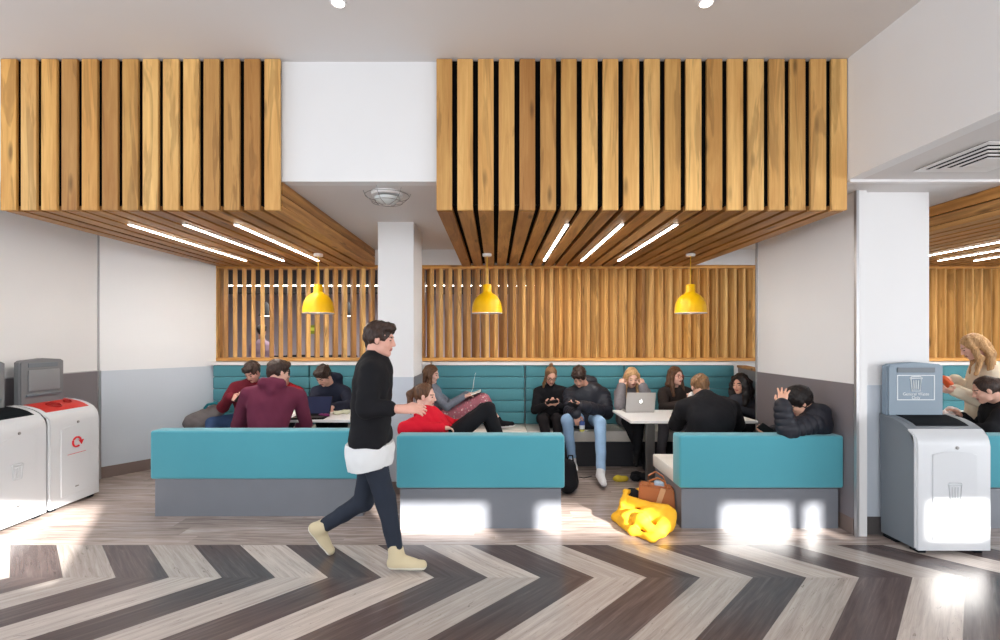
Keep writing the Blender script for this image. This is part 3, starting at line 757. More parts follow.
    if hk in ('short', 'thick', 'messy'):
        f.ell(HP(0, .045, .085), hr(.066, .052, .038), Rm); f.cone(HP(-.072, .0, .03), HP(-.072, .0, -.005), .016, .008); f.cone(HP(.072, .0, .03), HP(.072, .0, -.005), .016, .008)
        f.cone(HP(0, -.09, 0), HP(0, -.075, -.055), .04 * hs, .028 * hs)
    if hk in ('short', 'thick', 'messy'): f.ell(HP(0, .10, -.048), hr(.072, .088, .098), Rm, .008, sub=True)
    elif hk in ('topknot', 'ponytail'): f.ell(HP(0, .10, -.020), hr(.072, .098, .118), Rm, .008, sub=True)
    else: f.ell(HP(0, .10, -.030), hr(.070, .092, .108), Rm, .008, sub=True)
    f.ell(HP(0, .03, -.10), hr(.085, .085, .08), Rm, .008, sub=True)
    if hk in ('short', 'thick', 'messy'): f.cut(HP(0, 0, -.075), -up)
    dn = A((0, 0, -1.0))
    if hk in ('long', 'curly'):
        L = .30 if hk == 'long' else .26; rr = .026 if hk == 'long' else .042
        for q in (-1, 1):
            p0 = HP(q * .070, .015, .06); p1 = HP(q * .084, .012, -.03); p2 = HP(q * .088, .02, -.12) ; p3 = p2 + dn * L * .45 * hs + F3 * .03
            f.cone(p0, p1, rr * .8, rr); f.cone(p1, p2, rr, rr * 1.15); f.cone(p2, p3, rr * 1.15, rr * .7)
            f.cone(HP(q * .06, -.06, .0), HP(q * .07, -.07, -.12), rr * 1.3, rr * 1.2); f.cone(HP(q * .07, -.07, -.12), HP(q * .06, -.07, -.12) + dn * L * .5 * hs, rr * 1.2, rr)
        f.cone(HP(0, -.09, .0), HP(0, -.085, -.12), .05, .045); f.cone(HP(0, -.085, -.12), HP(0, -.09, -.12) + dn * L * .45 * hs, .045, .035)
    if hk == 'ponytail':
        f.ball(HP(0, -.115, .055), .02); f.cone(HP(0, -.12, .05), HP(0, -.165, .0), .022, .034); f.cone(HP(0, -.165, .0), HP(0, -.155, -.12), .034, .026); f.cone(HP(0, -.155, -.12), HP(0, -.14, -.19), .026, .010)
        f.cone(HP(0, -.08, 0), HP(0, -.07, -.06), .035, .02)
    if hk == 'topknot':
        f.ball(HP(0, -.062, .146), .024, .004); f.cone(HP(.06, .0, .03), HP(.085, .0, -.12), .014, .02); f.cone(HP(.085, .0, -.12), HP(.088, .01, -.20), .02, .012); f.cone(HP(0, -.08, 0), HP(0, -.07, -.06), .03, .02)
    am = {'short': .006, 'thick': .009, 'messy': .005, 'long': .005, 'curly': .008}.get(hk, .004)
    field_obj('hair', f, hm, root, noise=am, nf=70 if hk in ('curly', 'messy', 'thick', 'short') else 45, seed=hash(name_label) % 1000 if 0 else len(name_label))
    # ---- clothing
    kind, tm = top; o = {'hoodie': .022, 'puffer': .042, 'coat': .034, 'sweater': .016, 'jacket': .026, 'shirt': .014, 'blazer': .022}[kind]
    f = Field(h); pf = .010 if kind == 'puffer' else 0
    torso(f, o, puff=pf)
    if kind == 'puffer':
        for j in range(9):
            t = j / 8; m = mids[0] + (chest - mids[0]) * t if back is None else np.array([np.interp(t * 4, range(5), [q[i] for q in mids + [chest]]) for i in range(3)])
            f.cone(m - sx * .085 * s, m + sx * .085 * s, (.128) * s, (.128) * s, .006)
    bk = nv(np.cross(sx, neck - pel)); bk = bk if np.dot(bk, F3 * (1, 1, 0)) < 0 else -bk
    if hips_dir is not None or kind in ('coat',): pass
    if kind in ('hoodie', 'puffer') or 'hood' in (extra or ''):
        u_ = nv(neck - pel); c = neck + bk * .075 + u_ * .03
        f.cone(c - sx * .075, c + sx * .075, .05, .05, .03); f.cone(c - sx * .085, neck - sx * .075 - bk * .04 - u_ * .015, .04, .028, .02); f.cone(c + sx * .085, neck + sx * .075 - bk * .04 - u_ * .015, .04, .028, .02)
        f.cone(c, c + bk * .03 - u_ * .07, .05, .04, .03)
        if 'hood_up' in (extra or ''): q_ = neck + bk * .085 + u_ * .10; f.cone(q_ - sx * .05, q_ + sx * .07, .062, .062, .03); f.cone(q_, c, .07, .06, .03)
    elif kind in ('coat', 'jacket', 'blazer'):
        u_ = nv(neck - pel); n_ = 8
        for j in range(n_):
            t0_, t1_ = [R(40 + 280 * q / n_) for q in (j, j + 1)]
            pt = lambda t: neck + u_ * .02 + (-bk * math.cos(t) + sx * math.sin(t)) * .066 * s
            f.cone(pt(t0_), pt(t1_), .017, .017, .01)
    elif kind in ('sweater',):
        f.cone(neck, neck + (HP(0, -.035, -.06) - neck) * .6, .064 * s, .060 * s, .01)
    if 'long' in (extra or ''):
        for q in (0, 1): f.cone(hip[q], hip[q] + (kn[q] - hip[q]) * .75, .115 * s, .10 * s, .04)
    # neckline opening
    if kind in ('coat', 'jacket', 'blazer', 'puffer', 'hoodie'):
        f.ell(HP(0, .0, -.10), hr(.05, .05, .06), Rm, .01, sub=True)
    field_obj({'hoodie': 'hoodie', 'puffer': 'padded_jacket', 'coat': 'coat', 'sweater': 'sweater', 'jacket': 'jacket', 'shirt': 'shirt', 'blazer': 'jacket'}[kind], f, tm, root, noise=.0045 if kind != 'puffer' else .003, nf=26, seed=len(name_label) * 3)
    if inner:
        g_ = Field(h); u_ = nv(neck - pel); ft = -bk; g_.cone(neck - u_ * .005 + ft * .035 * s, (mids[2] + mids[3]) / 2 + ft * (.106 + o) * s, .052 * s, .036 * s)
        field_obj('undershirt', g_, inner, root)
    lk, lm = legs; f = Field(h)
    if lk == 'trousers':
        f.cone(hip[0], hip[1], .118 * s, .118 * s, .03)
        for q in (0, 1):
            f.cone(hip[q], kn[q], .094 * s, .070 * s, .03); f.cone(kn[q], an[q] + (kn[q] - an[q]) * .06, .070 * s, .050 * s, .02)
        field_obj('trousers', f, lm, root, noise=.004, nf=30, seed=5)
    elif lk == 'tights':
        for q in (0, 1):
            f.cone(hip[q], kn[q], .086 * s, .062 * s, .03); f.cone(kn[q], an[q], .061 * s, .040 * s, .02)
        field_obj('tights', f, lm, root)
    elif lk == 'skirt':
        f.k = .05; f.cone(hip[0], hip[1], .12 * s, .12 * s)
        kk = [kn[q] + (an[q] - kn[q]) * .28 for q in (0, 1)]
        for q in (0, 1): f.cone(hip[q], kn[q], .115 * s, .095 * s); f.cone(kn[q], kk[q], .095 * s, .085 * s)
        f.cone((kn[0] + kn[1]) / 2, (hip[0] + hip[1]) / 2, .10, .11)
        field_obj('skirt', f, lm, root, noise=.006, nf=34, seed=3)
    if shoes:
        for q in (0, 1):
            f = Field(h * .85); fd = nv(foot[q]); a0 = an[q]; dz = nv(a0 - kn[q])
            dn_ = nv(dz - fd * np.dot(dz, fd)); 
            f.cone(a0 - dz * .02, a0 + dn_ * .045 - fd * .015, .047 * s, .042 * s, .02); f.cone(a0 + dn_ * .055 - fd * .03 * s, a0 + dn_ * .064 + fd * .175 * s, .040 * s, .033 * s, .02)
            f.cone(a0 + dn_ * .02, a0 + dn_ * .055 + fd * .10, .038 * s, .034 * s, .03)
            if boots: f.cone(a0 - dz * .07, a0 + dn_ * .03, .050 * s, .050 * s, .02)
            f.cut(a0 + dn_ * .092 * s, dn_)
            def pts(c, a0=a0, dn_=dn_): return (((c - a0) @ dn_) > .070 * s).astype(int)
            field_obj('shoe', f, list(shoes), root, paint=pts)
    if glasses:
        m = MB()
        for q in (-1, 1):
            cx = q * .032; ring = [HP(cx + .025 * math.cos(a_), .091, .0 + .020 * math.sin(a_)) for a_ in [2 * PI * j / 16 for j in range(17)]]
            m.tube([tuple(p) for p in ring], .0024, 6); m.tube([tuple(HP(q * .056, .089, .006)), tuple(HP(q * .08, -.0, .004))], .0022, 6)
        m.tube([tuple(HP(-.008, .093, .004)), tuple(HP(.008, .093, .004))], .0024, 6)
        g = m.build('glasses', M_BLK if glasses is True else glasses, None); g.parent = root; g.matrix_parent_inverse = Matrix.Translation(-Vector(root.location))
    return root
# ---------------------------------------------------------------- who is in the picture
J = lambda x, y, D: tuple(P(x, y, D))
C_MAROON = cloth('maroon_fleece', (112, 34, 48)); C_BURG = cloth('burgundy_jersey', (104, 44, 66)); C_NAVY = cloth('navy_jersey', (40, 44, 60))
C_RED = cloth('red_jersey', (206, 24, 46)); C_BLACK = cloth('black_wool', (26, 26, 30)); C_PUFF = cloth('black_nylon', (34, 36, 46), rough=.5, spec=.4)
C_GREYC = cloth('grey_tweed', (120, 116, 120), var=.2, vs=60); C_DBROWN = cloth('dark_brown_cloth', (50, 42, 40)); C_DENIM = cloth('blue_denim', (148, 180, 214), var=.16, vs=12)
C_DENIMD = cloth('dark_denim', (62, 84, 122), var=.16, vs=12); C_CREAM = cloth('cream_fleece', (236, 222, 200), bump=.6, bs=120); C_CHAR = cloth('charcoal_jersey', (62, 64, 72))
C_GREYSH = cloth('grey_checked_shirt', (124, 130, 144), var=.25, vs=50); C_GREYT = cloth('grey_trousers', (112, 108, 112)); C_PINK = cloth('dusty_pink_cloth', (150, 128, 144))
C_WHITE = cloth('white_cotton', (226, 228, 230)); C_JEANB = cloth('blue_black_denim', (44, 50, 62))
def floral():
    g = NB('floral_print'); v = g.obj()
    vo = g.n('ShaderNodeTexVoronoi', i={'Vector': v, 'Scale': 34.0}); col = g.n('ShaderNodeSeparateColor', i={0: vo.outputs['Color']}).outputs[0]
    c = g.ramp(col, [(0, srgb((206, 110, 128))), (.35, srgb((226, 160, 168))), (.55, srgb((130, 122, 124))), (.8, srgb((236, 220, 214)))])
    c2 = g.mix(g.ramp(vo.outputs['Distance'], [(.25, (0, 0, 0)), (.4, (1, 1, 1))]), c, (*srgb((182, 110, 124)), 1)); return g.fin(c2, .85)
C_FLORAL = floral()
SH_WHITE = (cloth('white_canvas', (222, 222, 226)), plain('grey_sole', (150, 152, 158), .6)); SH_BW = (cloth('black_canvas', (34, 34, 38)), plain('white_sole', (236, 236, 238), .5))
SH_BLK = (cloth('black_leather', (26, 26, 28), rough=.5), plain('black_sole', (18, 18, 20), .6)); SH_CREAM = (cloth('cream_suede', (206, 192, 160)), plain('pale_sole', (226, 222, 206), .6))
dn = (0, -1, 0)

# A: maroon jacket, phone, left end of the left booth
person('person in maroon zip jacket over black top, sitting at the left booth corner looking down',
       J(251, 385, 6.05), J(252, 372, 5.92), -12, 38, [J(235, 388, 6.05), J(267, 388, 6.05)], [J(223, 407, 5.88), J(262, 411, 5.8)], [J(230, 397, 5.72), J(247, 402, 5.70)],
       J(250, 419, 6.15), [J(212, 423, 5.95), J(238, 425, 5.7)], [J(205, 461, 5.75), J(236, 466, 5.62)], [(-.5, -.8, 0), (0, -1, 0)],
       hands=(dict(d=(1, -.2, -.2), up=(-.1, -.9, .3), side=-1), dict(d=(-.3, -.3, .5), up=(.2, -.8, -.5))), skinc=(226, 176, 158), hair=('thick', H_DARK), inner=C_BLACK, top=('jacket', C_MAROON), legs=('trousers', C_DENIMD), shoes=SH_BLK, h=.0065)
# B: burgundy hoodie, back turned
person('person in burgundy hoodie seen from behind, sitting on the left sofa before a black laptop',
       J(272, 386, 4.72), J(279, 372, 4.80), 140, 14, [J(299, 396, 4.82), J(248, 394, 4.64)], [J(306, 424, 4.96), J(238, 425, 4.85)], [J(300, 426, 5.10), J(262, 424, 5.15)],
       J(266, 442, 4.66), [J(288, 446, 5.12), J(258, 446, 5.12)], [J(290, 492, 5.15), J(258, 492, 5.15)], [(0, 1, 0), (0, 1, 0)],
       skinc=(232, 186, 166), hair=('short', H_DARK), top=('hoodie', C_BURG), legs=('trousers', C_DENIMD), shoes=SH_BLK, h=.0065)
# C: hidden behind B
person('person in red and black top mostly hidden behind the burgundy hoodie',
       J(285, 388, 6.05), J(283, 376, 5.95), 0, 25, [J(273, 392, 6.05), J(298, 392, 6.05)], [J(270, 409, 5.9), J(297, 410, 5.9)], [J(275, 404, 5.65), J(290, 404, 5.65)],
       J(285, 419, 6.15), [J(277, 421, 5.75), J(293, 421, 5.75)], [J(277, 465, 5.72), J(293, 465, 5.72)], [dn, dn], scale=.93,
       hair=('short', H_BLACK), top=('jacket', cloth('dark_red_jersey', (150, 24, 34))), legs=('trousers', C_BLACK), shoes=SH_BLK, h=.008)
# D: navy hoodie
person('person in dark navy hoodie bent over the left booth table, hands on the table',
       J(331, 388, 6.02), J(323, 376, 5.88), -22, 40, [J(316, 392, 6.02), J(345, 391, 6.05)], [J(313, 405, 5.80), J(350, 405, 5.82)], [J(326, 407, 5.62), J(335, 406.5, 5.60)],
       J(332, 419, 6.2), [J(322, 421, 5.75), J(342, 421, 5.75)], [J(322, 465, 5.72), J(342, 465, 5.72)], [dn, dn],
       hands=(dict(d=(.5, -.6, -.05), up=(0, 0, 1)), dict(d=(-.5, -.6, -.05), up=(0, 0, 1))), skinc=(226, 180, 160), hair=('thick', H_DARK), top=('hoodie', C_NAVY), legs=('trousers', C_BLACK), shoes=SH_BLK, h=.0065, extra='hood_up')
# E: the walking man
E = person('person walking to the right past the booths, black jacket over white shirt, cream boots',
       J(375, 360, 3.37), J(381, 339, 3.36), 88, 8, [J(371, 372, 3.20), J(377, 371, 3.54)], [J(366, 408, 3.13), J(372, 408, 3.60)], [J(402, 409, 3.10), J(378, 438, 3.58)],
       J(371, 437, 3.37), [J(385, 498, 3.32), J(364, 501, 3.50)], [J(397, 555, 3.30), J(322, 527, 3.54)], [(1, -.05, 0), (.62, 0, -.78)],
       hands=(dict(d=(1, -.1, .05), up=(0, -.7, .7), curl=.35), dict(d=(.2, 0, -1), up=(0, 1, 0), side=-1)), bare=.35, hips_dir=(0, 1, 0), hip_w=.08,
       skinc=(224, 170, 152), hair=('short', H_DARK), top=('jacket', C_BLACK), legs=('trousers', C_JEANB), boots=True, shoes=SH_CREAM, h=.006, back=(-.01, 0, 0))
f = Field(.006); p = np.array(J(370, 449, 3.37))
f.ell(p + (.0, 0, -.01), (.165, .215, .26))
f.cut(p + (0, 0, -.12), (.12, 0, -1)); f.cut(p + (0, 0, .05), (0, 0, 1))
field_obj('shirt', f, C_WHITE, E, noise=.005, nf=30)
# F: red jacket, reclining
person('person in red jacket with brown ponytail, reclining along the middle sofa facing right',
       J(424, 411, 4.50), J(426, 396, 4.50), 80, 5, [J(424, 420, 4.36), J(430, 416, 4.68)], [J(405, 429, 4.22), J(452, 425, 4.72)], [J(440, 428, 4.34), J(470, 424, 4.66)],
       J(446, 441, 4.52), [J(488, 409, 4.45), J(484, 410, 4.66)], [J(502, 445, 4.44), J(499, 445, 4.64)], [(.9, 0, -.1), (.9, 0, -.1)], hips_dir=(0, 1, 0),
       hands=({}, dict(d=(.8, -.1, .5), up=(-.3, -.2, .8))), male=False, scale=.95, skinc=(232, 186, 168), hair=('ponytail', H_BROWN), top=('jacket', C_RED), legs=('trousers', C_BLACK), shoes=SH_BLK, h=.006)
# G: floral skirt
person('person in grey shirt and pink floral skirt, legs up on the wall bench',
       J(431, 388, 6.12), J(432, 374, 6.10), 78, 12, [J(433, 394, 5.98), J(434, 392, 6.26)], [J(447, 407, 5.95), J(450, 404, 6.24)], [J(463, 397, 5.97), J(467, 394, 6.14)],
       J(438, 418.5, 6.16), [J(483, 401, 6.05), J(480, 401, 6.24)], [J(499, 421, 6.04), J(499, 421, 6.22)], [(.95, -.1, .1), (.95, .1, .15)], hips_dir=(0, 1, 0),
       hands=(dict(d=(.9, .2, .3), up=(0, -.2, 1)), dict(d=(.9, 0, .1), up=(0, 0, 1))), male=False, scale=.92, skinc=(232, 188, 172), hair=('long', H_BROWN), top=('shirt', C_GREYSH), legs=('skirt', C_FLORAL), shoes=SH_BW, h=.0065)
# H: black sweater, glasses
person('person in black sweater with glasses and topknot, on the wall bench',
       J(551, 389, 6.17), J(551, 376, 6.05), 4, 30, [J(538, 392, 6.17), J(565, 392, 6.17)], [J(535, 410, 6.02), J(566, 410, 6.0)], [J(546, 405, 5.84), J(558, 405, 5.84)],
       J(551, 419, 6.2), [J(543, 420, 5.76), J(557, 419, 5.76)], [J(551, 462, 5.60), J(560, 462, 5.62)], [dn, dn],
       hands=(dict(d=(.5, -.5, .3), up=(-.3, -.6, -.7)), dict(d=(-.5, -.5, .3), up=(.3, -.6, -.7))), male=False, scale=.92, skinc=(226, 172, 150), hair=('topknot', H_GINGER),
       top=('sweater', C_BLACK), legs=('trousers', cloth('black_tights', (30, 26, 28))), shoes=SH_BLK, glasses=True, h=.0065)
# I: puffer jacket, jeans
person('person in black puffer jacket and light blue jeans, holding phone and can',
       J(588, 390, 6.06), J(579, 377, 5.90), -22, 40, [J(570, 394, 6.05), J(603, 394, 6.05)], [J(570, 413, 5.85), J(607, 413, 5.88)], [J(576, 414, 5.60), J(581, 406, 5.62)],
       J(587, 418, 6.1), [J(567, 420, 5.62), J(600, 423, 5.52)], [J(572, 459, 5.72), J(601, 472, 5.22)], [(0, -1, -.1), (0, -1, -.1)],
       hands=(dict(d=(.15, -.2, -.9), up=(-.3, -.9, 0), side=-1), dict(d=(-.9, -.2, .1), up=(.2, -.5, -.8))), skinc=(224, 170, 148), hair=('thick', H_DARK),
       inner=C_GREYT, top=('puffer', C_PUFF), legs=('trousers', C_DENIM), shoes=SH_WHITE, h=.0065, extra='hood_up')
# J: blond at the laptop
person('person with long blond hair in grey coat, fists at the temples behind the silver laptop',
       J(632, 390, 6.05), J(632, 377.5, 5.92), 0, 22, [J(620, 393, 6.08), J(645, 393, 6.08)], [J(620, 405.5, 5.72), J(647, 405.5, 5.72)], [J(621.5, 387, 5.86), J(643, 387, 5.86)],
       J(632, 418, 6.2), [J(627, 421, 5.72), J(640, 416, 5.72)], [J(646, 464, 5.62), J(637, 452, 5.52)], [(.2, -1, 0), (-.3, -.9, -.3)],
       hands=(dict(d=(.1, .2, 1), up=(-.5, -.8, .1), curl=1.1, side=1), dict(d=(-.1, .2, 1), up=(.5, -.8, .1), curl=1.1, side=-1)), male=False, scale=.93, skinc=(234, 186, 164), hair=('long', H_BLOND),
       inner=C_BLACK, top=('coat', C_GREYC), legs=('trousers', C_BLACK), shoes=SH_BLK, h=.0065, extra='long')
# K: brown hair, glasses, dark jacket
person('person with long brown hair and glasses in dark jacket, right of the silver laptop',
       J(675, 389, 6.15), J(676, 376, 6.08), 25, 2, [J(663, 393, 6.12), J(688, 393, 6.18)], [J(664, 408, 5.88), J(693, 409, 5.95)], [J(682, 404, 5.62), J(693, 402, 5.66)],
       J(674, 418, 6.2), [J(664, 425, 5.72), J(684, 424, 5.74)], [J(660, 464, 5.68), J(684, 464, 5.68)], [dn, dn],
       male=False, scale=.93, skinc=(230, 180, 160), hair=('long', H_BROWN), top=('jacket', C_DBROWN), legs=('trousers', C_GREYT), shoes=SH_BLK,
       glasses=plain('red_frames', (170, 50, 50), .4), h=.0065)
# L: back turned, black coat
person('person in black coat, back turned, hunched over the right-hand table',
       J(706, 398, 4.66), J(700, 387, 4.80), 176, 28, [J(731, 408, 4.62), J(684, 408, 4.62)], [J(737, 424, 4.88), J(676, 424, 4.88)], [J(716, 416, 5.05), J(691, 405, 5.02)],
       J(707, 441, 4.52), [J(720, 444, 4.98), J(694, 444, 4.98)], [J(720, 492, 5.02), J(694, 492, 5.02)], [(0, 1, 0), (0, 1, 0)],
       hands=(dict(d=(-.5, .7, .1), up=(0, 0, 1)), dict(d=(.1, .3, .9), up=(-.3, -.9, 0))), skinc=(230, 180, 158), hair=('short', H_GINGER), top=('coat', C_BLACK), legs=('trousers', C_JEANB), shoes=SH_BLK,
       h=.006, back=(0, -.10, .03), sh_r=.066)
# M: black curly hair
person('person with long black wavy hair in charcoal top, in the right booth corner',
       J(742, 397, 5.70), J(740, 384, 5.64), -58, 8, [J(731, 402, 5.64), J(752, 402, 5.68)], [J(729, 412, 5.58), J(753, 414, 5.55)], [J(727, 409.5, 5.50), J(738, 409, 5.52)],
       J(744, 424, 5.85), [J(735, 426, 5.42), J(747, 426, 5.42)], [J(735, 472, 5.4), J(747, 472, 5.4)], [dn, dn],
       male=False, scale=.93, skinc=(214, 160, 136), hair=('curly', H_BLACK), top=('sweater', C_CHAR), legs=('trousers', C_BLACK), shoes=SH_BLK, h=.0065)
# N: puffer, hand on head
person('person in black puffer jacket with glasses, hand on forehead, elbow on the right-hand sofa back',
       J(811, 413, 4.24), J(798, 402, 4.20), -98, 36, [J(808, 423, 4.38), J(816, 422, 4.12)], [J(786, 431, 4.42), J(787, 431, 4.06)], [J(774, 433, 4.36), J(782, 405, 4.08)],
       J(806, 446, 4.40), [J(772, 447, 4.60), J(776, 448, 4.42)], [J(772, 500, 4.62), J(770, 503, 4.42)], [(-1, .2, 0), (-1, .1, 0)], hips_dir=(0, -1, 0),
       hands=(dict(d=(-.8, -.1, .2), up=(.1, -.7, -.6), side=-1), dict(d=(.25, .25, .95), up=(-.6, -.8, .2), curl=.22, side=-1, spread=.3)),
       skinc=(232, 180, 154), hair=('messy', H_BLACK), top=('puffer', C_PUFF), legs=('trousers', C_DENIMD), shoes=SH_BLK, glasses=True, h=.006)
# O: blond in cream fleece, standing
person('person with long blond hair in cream fleece jacket, standing beyond the single bin',
       J(984, 364, 4.78), J(972, 347, 4.74), -122, 28, [J(978, 376, 4.92), J(994, 374, 4.64)], [J(984, 404, 4.95), J(990, 404, 4.60)], [J(955, 380, 4.90), J(956, 391, 4.66)],
       J(984, 428, 4.80), [J(976, 474, 4.88), J(980, 474, 4.72)], [J(980, 519, 4.88), J(985, 519, 4.74)], [(-1, 0, 0), (-1, 0, 0)], hips_dir=(0, -1, 0),
       hands=(dict(d=(-1, 0, .15), up=(0, -.6, .6)), dict(d=(-1, 0, 0), up=(.1, -.5, -.8))), male=False, scale=.97, skinc=(232, 184, 166), hair=('long', H_BLOND),
       top=('coat', C_CREAM), legs=('trousers', C_BLACK), shoes=SH_BLK, h=.0065)
# P: dark ponytail, black hooded coat
person('person with dark ponytail in black hooded coat, seated behind the single bin',
       J(995, 404, 4.52), J(985, 390, 4.46), -118, 22, [J(990, 414, 4.66), J(1004, 412, 4.36)], [J(976, 430, 4.70), J(990, 430, 4.30)], [J(962, 417, 4.72), J(966, 430, 4.42)],
       J(1006, 442, 4.5), [J(968, 443, 4.62), J(966, 444, 4.42)], [J(962, 496, 4.62), J(962, 499, 4.42)], [(-1, 0, 0), (-1, 0, 0)], hips_dir=(0, -1, 0),
       male=False, scale=.97, skinc=(222, 172, 152), hair=('ponytail', H_DARK), top=('hoodie', C_BLACK), legs=('trousers', C_BLACK), shoes=SH_BLK, h=.0065)
# Q: far off in the cafe
q = 9.6
person('person in dusty pink top with black hair, standing in the cafe behind the left screen',
       J(262, 341, q), J(262, 331, q), 180, 5, [J(271, 346, q), J(253, 346, q)], [J(273, 361, q), J(251, 361, q)], [J(270, 369, q + .2), J(254, 369, q + .2)],
       J(262, 371, q), [J(266, 393, q), J(258, 393, q)], [J(266, 413, q), J(258, 413, q)], [(0, 1, 0), (0, 1, 0)],
       hair=('short', H_BLACK), top=('shirt', C_PINK), legs=('trousers', C_BLACK), shoes=SH_BLK, h=.012)

# ================================================================ things in hands, on tables and on the floor
def frame_from(dirv, nrm):
    z = Vector(nrm).normalized(); y = Vector(dirv); y = (y - z * y.dot(z)).normalized(); x = y.cross(z)
    return Matrix((x, y, z)).transposed().to_4x4()
def phone(c, d, n, label):
    t = empty('phone', c, 0, label, 'phone', 'phones held in the booths'); t.matrix_world = Matrix.Translation(c) @ frame_from(d, n)
    MB().box(-.036, .036, -.075, .075, -.0045, .0045, bev=.004).build('body', M_BLK, t)
    MB().box(-.032, .032, -.069, .069, .0046, .0054).build('display', plain('phone_display', (60, 68, 84), .15, spec=.6), t)
phone(P(240, 398.5, 5.62), (.5, -.1, .6), (-.1, .7, .5), 'black phone held by the person in the maroon jacket')
phone(P(552, 402, 5.76), (.9, -.1, .35), (0, .6, .7), 'black phone held by the person with the topknot')
phone(P(573, 405, 5.56), (-.8, -.2, .5), (0, .6, .7), 'black phone held above the jeans by the person in puffer jacket')
phone(P(765.5, 429, 4.30), (-.7, -.2, .4), (.1, .8, .5), 'black phone held low by the person with hand on forehead')
def laptop(loc, rz, label, mat, open_deg, scr, logo=False, W=.32, Dp=.225):
    t = empty('laptop', loc, rz, label, 'laptop')
    MB().box(-W / 2, W / 2, 0, Dp, 0, .014, bev=.004).build('base', mat, t)
    MB().box(-W / 2 + .025, W / 2 - .025, .02, .13, .0142, .0158).build('keyboard', M_BLK, t)
    lid = MB().box(-W / 2, W / 2, -.004, .004, 0, Dp, bev=.003).build('lid', mat, t); lid.location = (0, Dp, .014); lid.rotation_euler = (R(open_deg), 0, 0)
    MB().box(-W / 2 + .01, W / 2 - .01, -.0052, -.0042, .014, Dp - .01).build('screen', scr, lid)
    if logo:
        g = MB(); a_ = [(.0145 * math.cos(q) * (1 + .10 * abs(math.sin(q))) , .017 * math.sin(q) * (1 - .12 * (abs(math.sin(q)) ** 6))) for q in [2 * PI * k / 32 for k in range(32)]]
        a_ = [(x if (x - .0195) ** 2 + (z - .002) ** 2 > .0072 ** 2 else .0195 - .0072 * 1.0, z) for x, z in a_]
        g.prism([(-x, z + .118) for x, z in a_], .0040, .0054, 'Y'); g.prism([(0, .137), (-.004, .139), (-.006, .146), (-.001, .144)], .0040, .0054, 'Y')
        g.build('glowing_emblem', plain('emblem_glow', (255, 255, 255), .4, emit=3), lid)
    return t
laptop((P(640, 409, 5.475).x, 5.70, .7505), PI, 'silver laptop with glowing emblem, open on the right-hand table', M_LAPTOP, -14, plain('laptop_screen', (120, 130, 150), .2), True, W=.33)
laptop((P(309, 420, 5.06).x, 4.99, .7505), R(4), 'black laptop open on the left booth table, beside the burgundy hoodie', plain('matte_black', (18, 18, 20), .8, spec=.2), -40, plain('dark_screen', (34, 38, 62), .8, spec=.1, emit=.25), W=.345, Dp=.24)
# notebook on the knees of the floral skirt
c = P(470, 396.5, 6.08)
t = empty('notebook', c, 0, 'open magazine with white pages resting on the floral skirt', 'magazine'); t.matrix_world = Matrix.Translation(c + Vector((0, 0, .02))) @ Matrix.Rotation(R(-20), 4, 'Y')
MB().box(-.15, .15, -.11, .11, -.012, -.004, bev=.002, seg=1).build('cover', M_BLK, t)
MB().box(-.145, .145, -.105, .105, -.0035, .010, bev=.003, seg=1).build('pages', plain('paper', (226, 224, 220), .8, var=.12, vs=30), t)
tag(MB().tube([tuple(P(470, 395, 6.0)), tuple(P(473, 388, 6.02)), tuple(P(474, 380, 6.05)), tuple(P(475.5, 373, 6.1))], .003, 5).build('earphone_cable', M_WHITE, None), 'thin white cable rising from the magazine', 'cable')
# can
t = empty('drink_can', P(582, 426, 5.56), 0, 'blue and white drink can held over the jeans', 'can')
MB().lathe([(.022, -.06), (.03, -.054), (.031, -.05), (.031, .048), (.024, .058), (.022, .058)], 28).build('body', plain('can_blue', (52, 74, 132), .3, .3, var=.3, vs=18), t, True)
MB().lathe([(.0315, -.03), (.0315, .012)], 28).build('label_band', plain('can_white', (216, 220, 226), .35, var=.1, vs=30), t, True)
MB().lathe([(.023, -.061), (.0302, -.0545), (.0316, -.046), (.0316, -.036)], 28).build('bottom_band', plain('can_yellow', (196, 190, 70), .4), t, True)
# yellow bottle
t = empty('squeeze_bottle', (P(299, 408, 5.55).x, 5.55, .7505), 0, 'small yellow bottle with white cap on the left booth table', 'bottle')
MB().lathe([(.028, 0), (.032, .006), (.032, .07), (.026, .09), (.014, .10)], 24).build('body', plain('bottle_yellow', (206, 206, 70), .4), t, True)
MB().lathe([(.013, .10), (.013, .13), (.006, .15), (.004, .152)], 20).build('cap', M_WHITE, t, True)
# crumpled things on tables
def lump(name, c, r, mat, label, cat, n=.004, seed=1, h=.005, flat=None, kind=None):
    f = Field(h); f.k = .02
    rs = random.Random(seed)
    for k in range(6):
        f.ell((c[0] + rs.uniform(-.6, .6) * r[0], c[1] + rs.uniform(-.6, .6) * r[1], c[2] + r[2] * rs.uniform(.2, .8)), (r[0] * .5, r[1] * .5, r[2] * .6))
    f.cut((0, 0, flat if flat is not None else c[2]), (0, 0, -1))
    o = field_obj(name, f, mat, None, noise=n, nf=60, seed=seed); tag(o, label, cat); return o
lump('snack_wrapper', (P(325, 414, 5.2).x, 5.2, .751), (.065, .04, .022), plain('purple_foil', (112, 32, 92), .35, .3), 'crumpled purple wrapper on the left booth table beside the black laptop', 'wrapper')
lump('paper_bag', (P(341, 408, 5.35).x, 5.35, .751), (.09, .05, .035), plain('greaseproof', (206, 204, 180), .7), 'pale crumpled paper on the left booth table near the navy hoodie', 'paper', seed=4)
lump('tissue', (P(681, 411, 5.45).x, 5.45, .751), (.05, .05, .02), M_WHITE, 'white crumpled tissue on the right-hand table beside the black coat', 'tissue', seed=6)
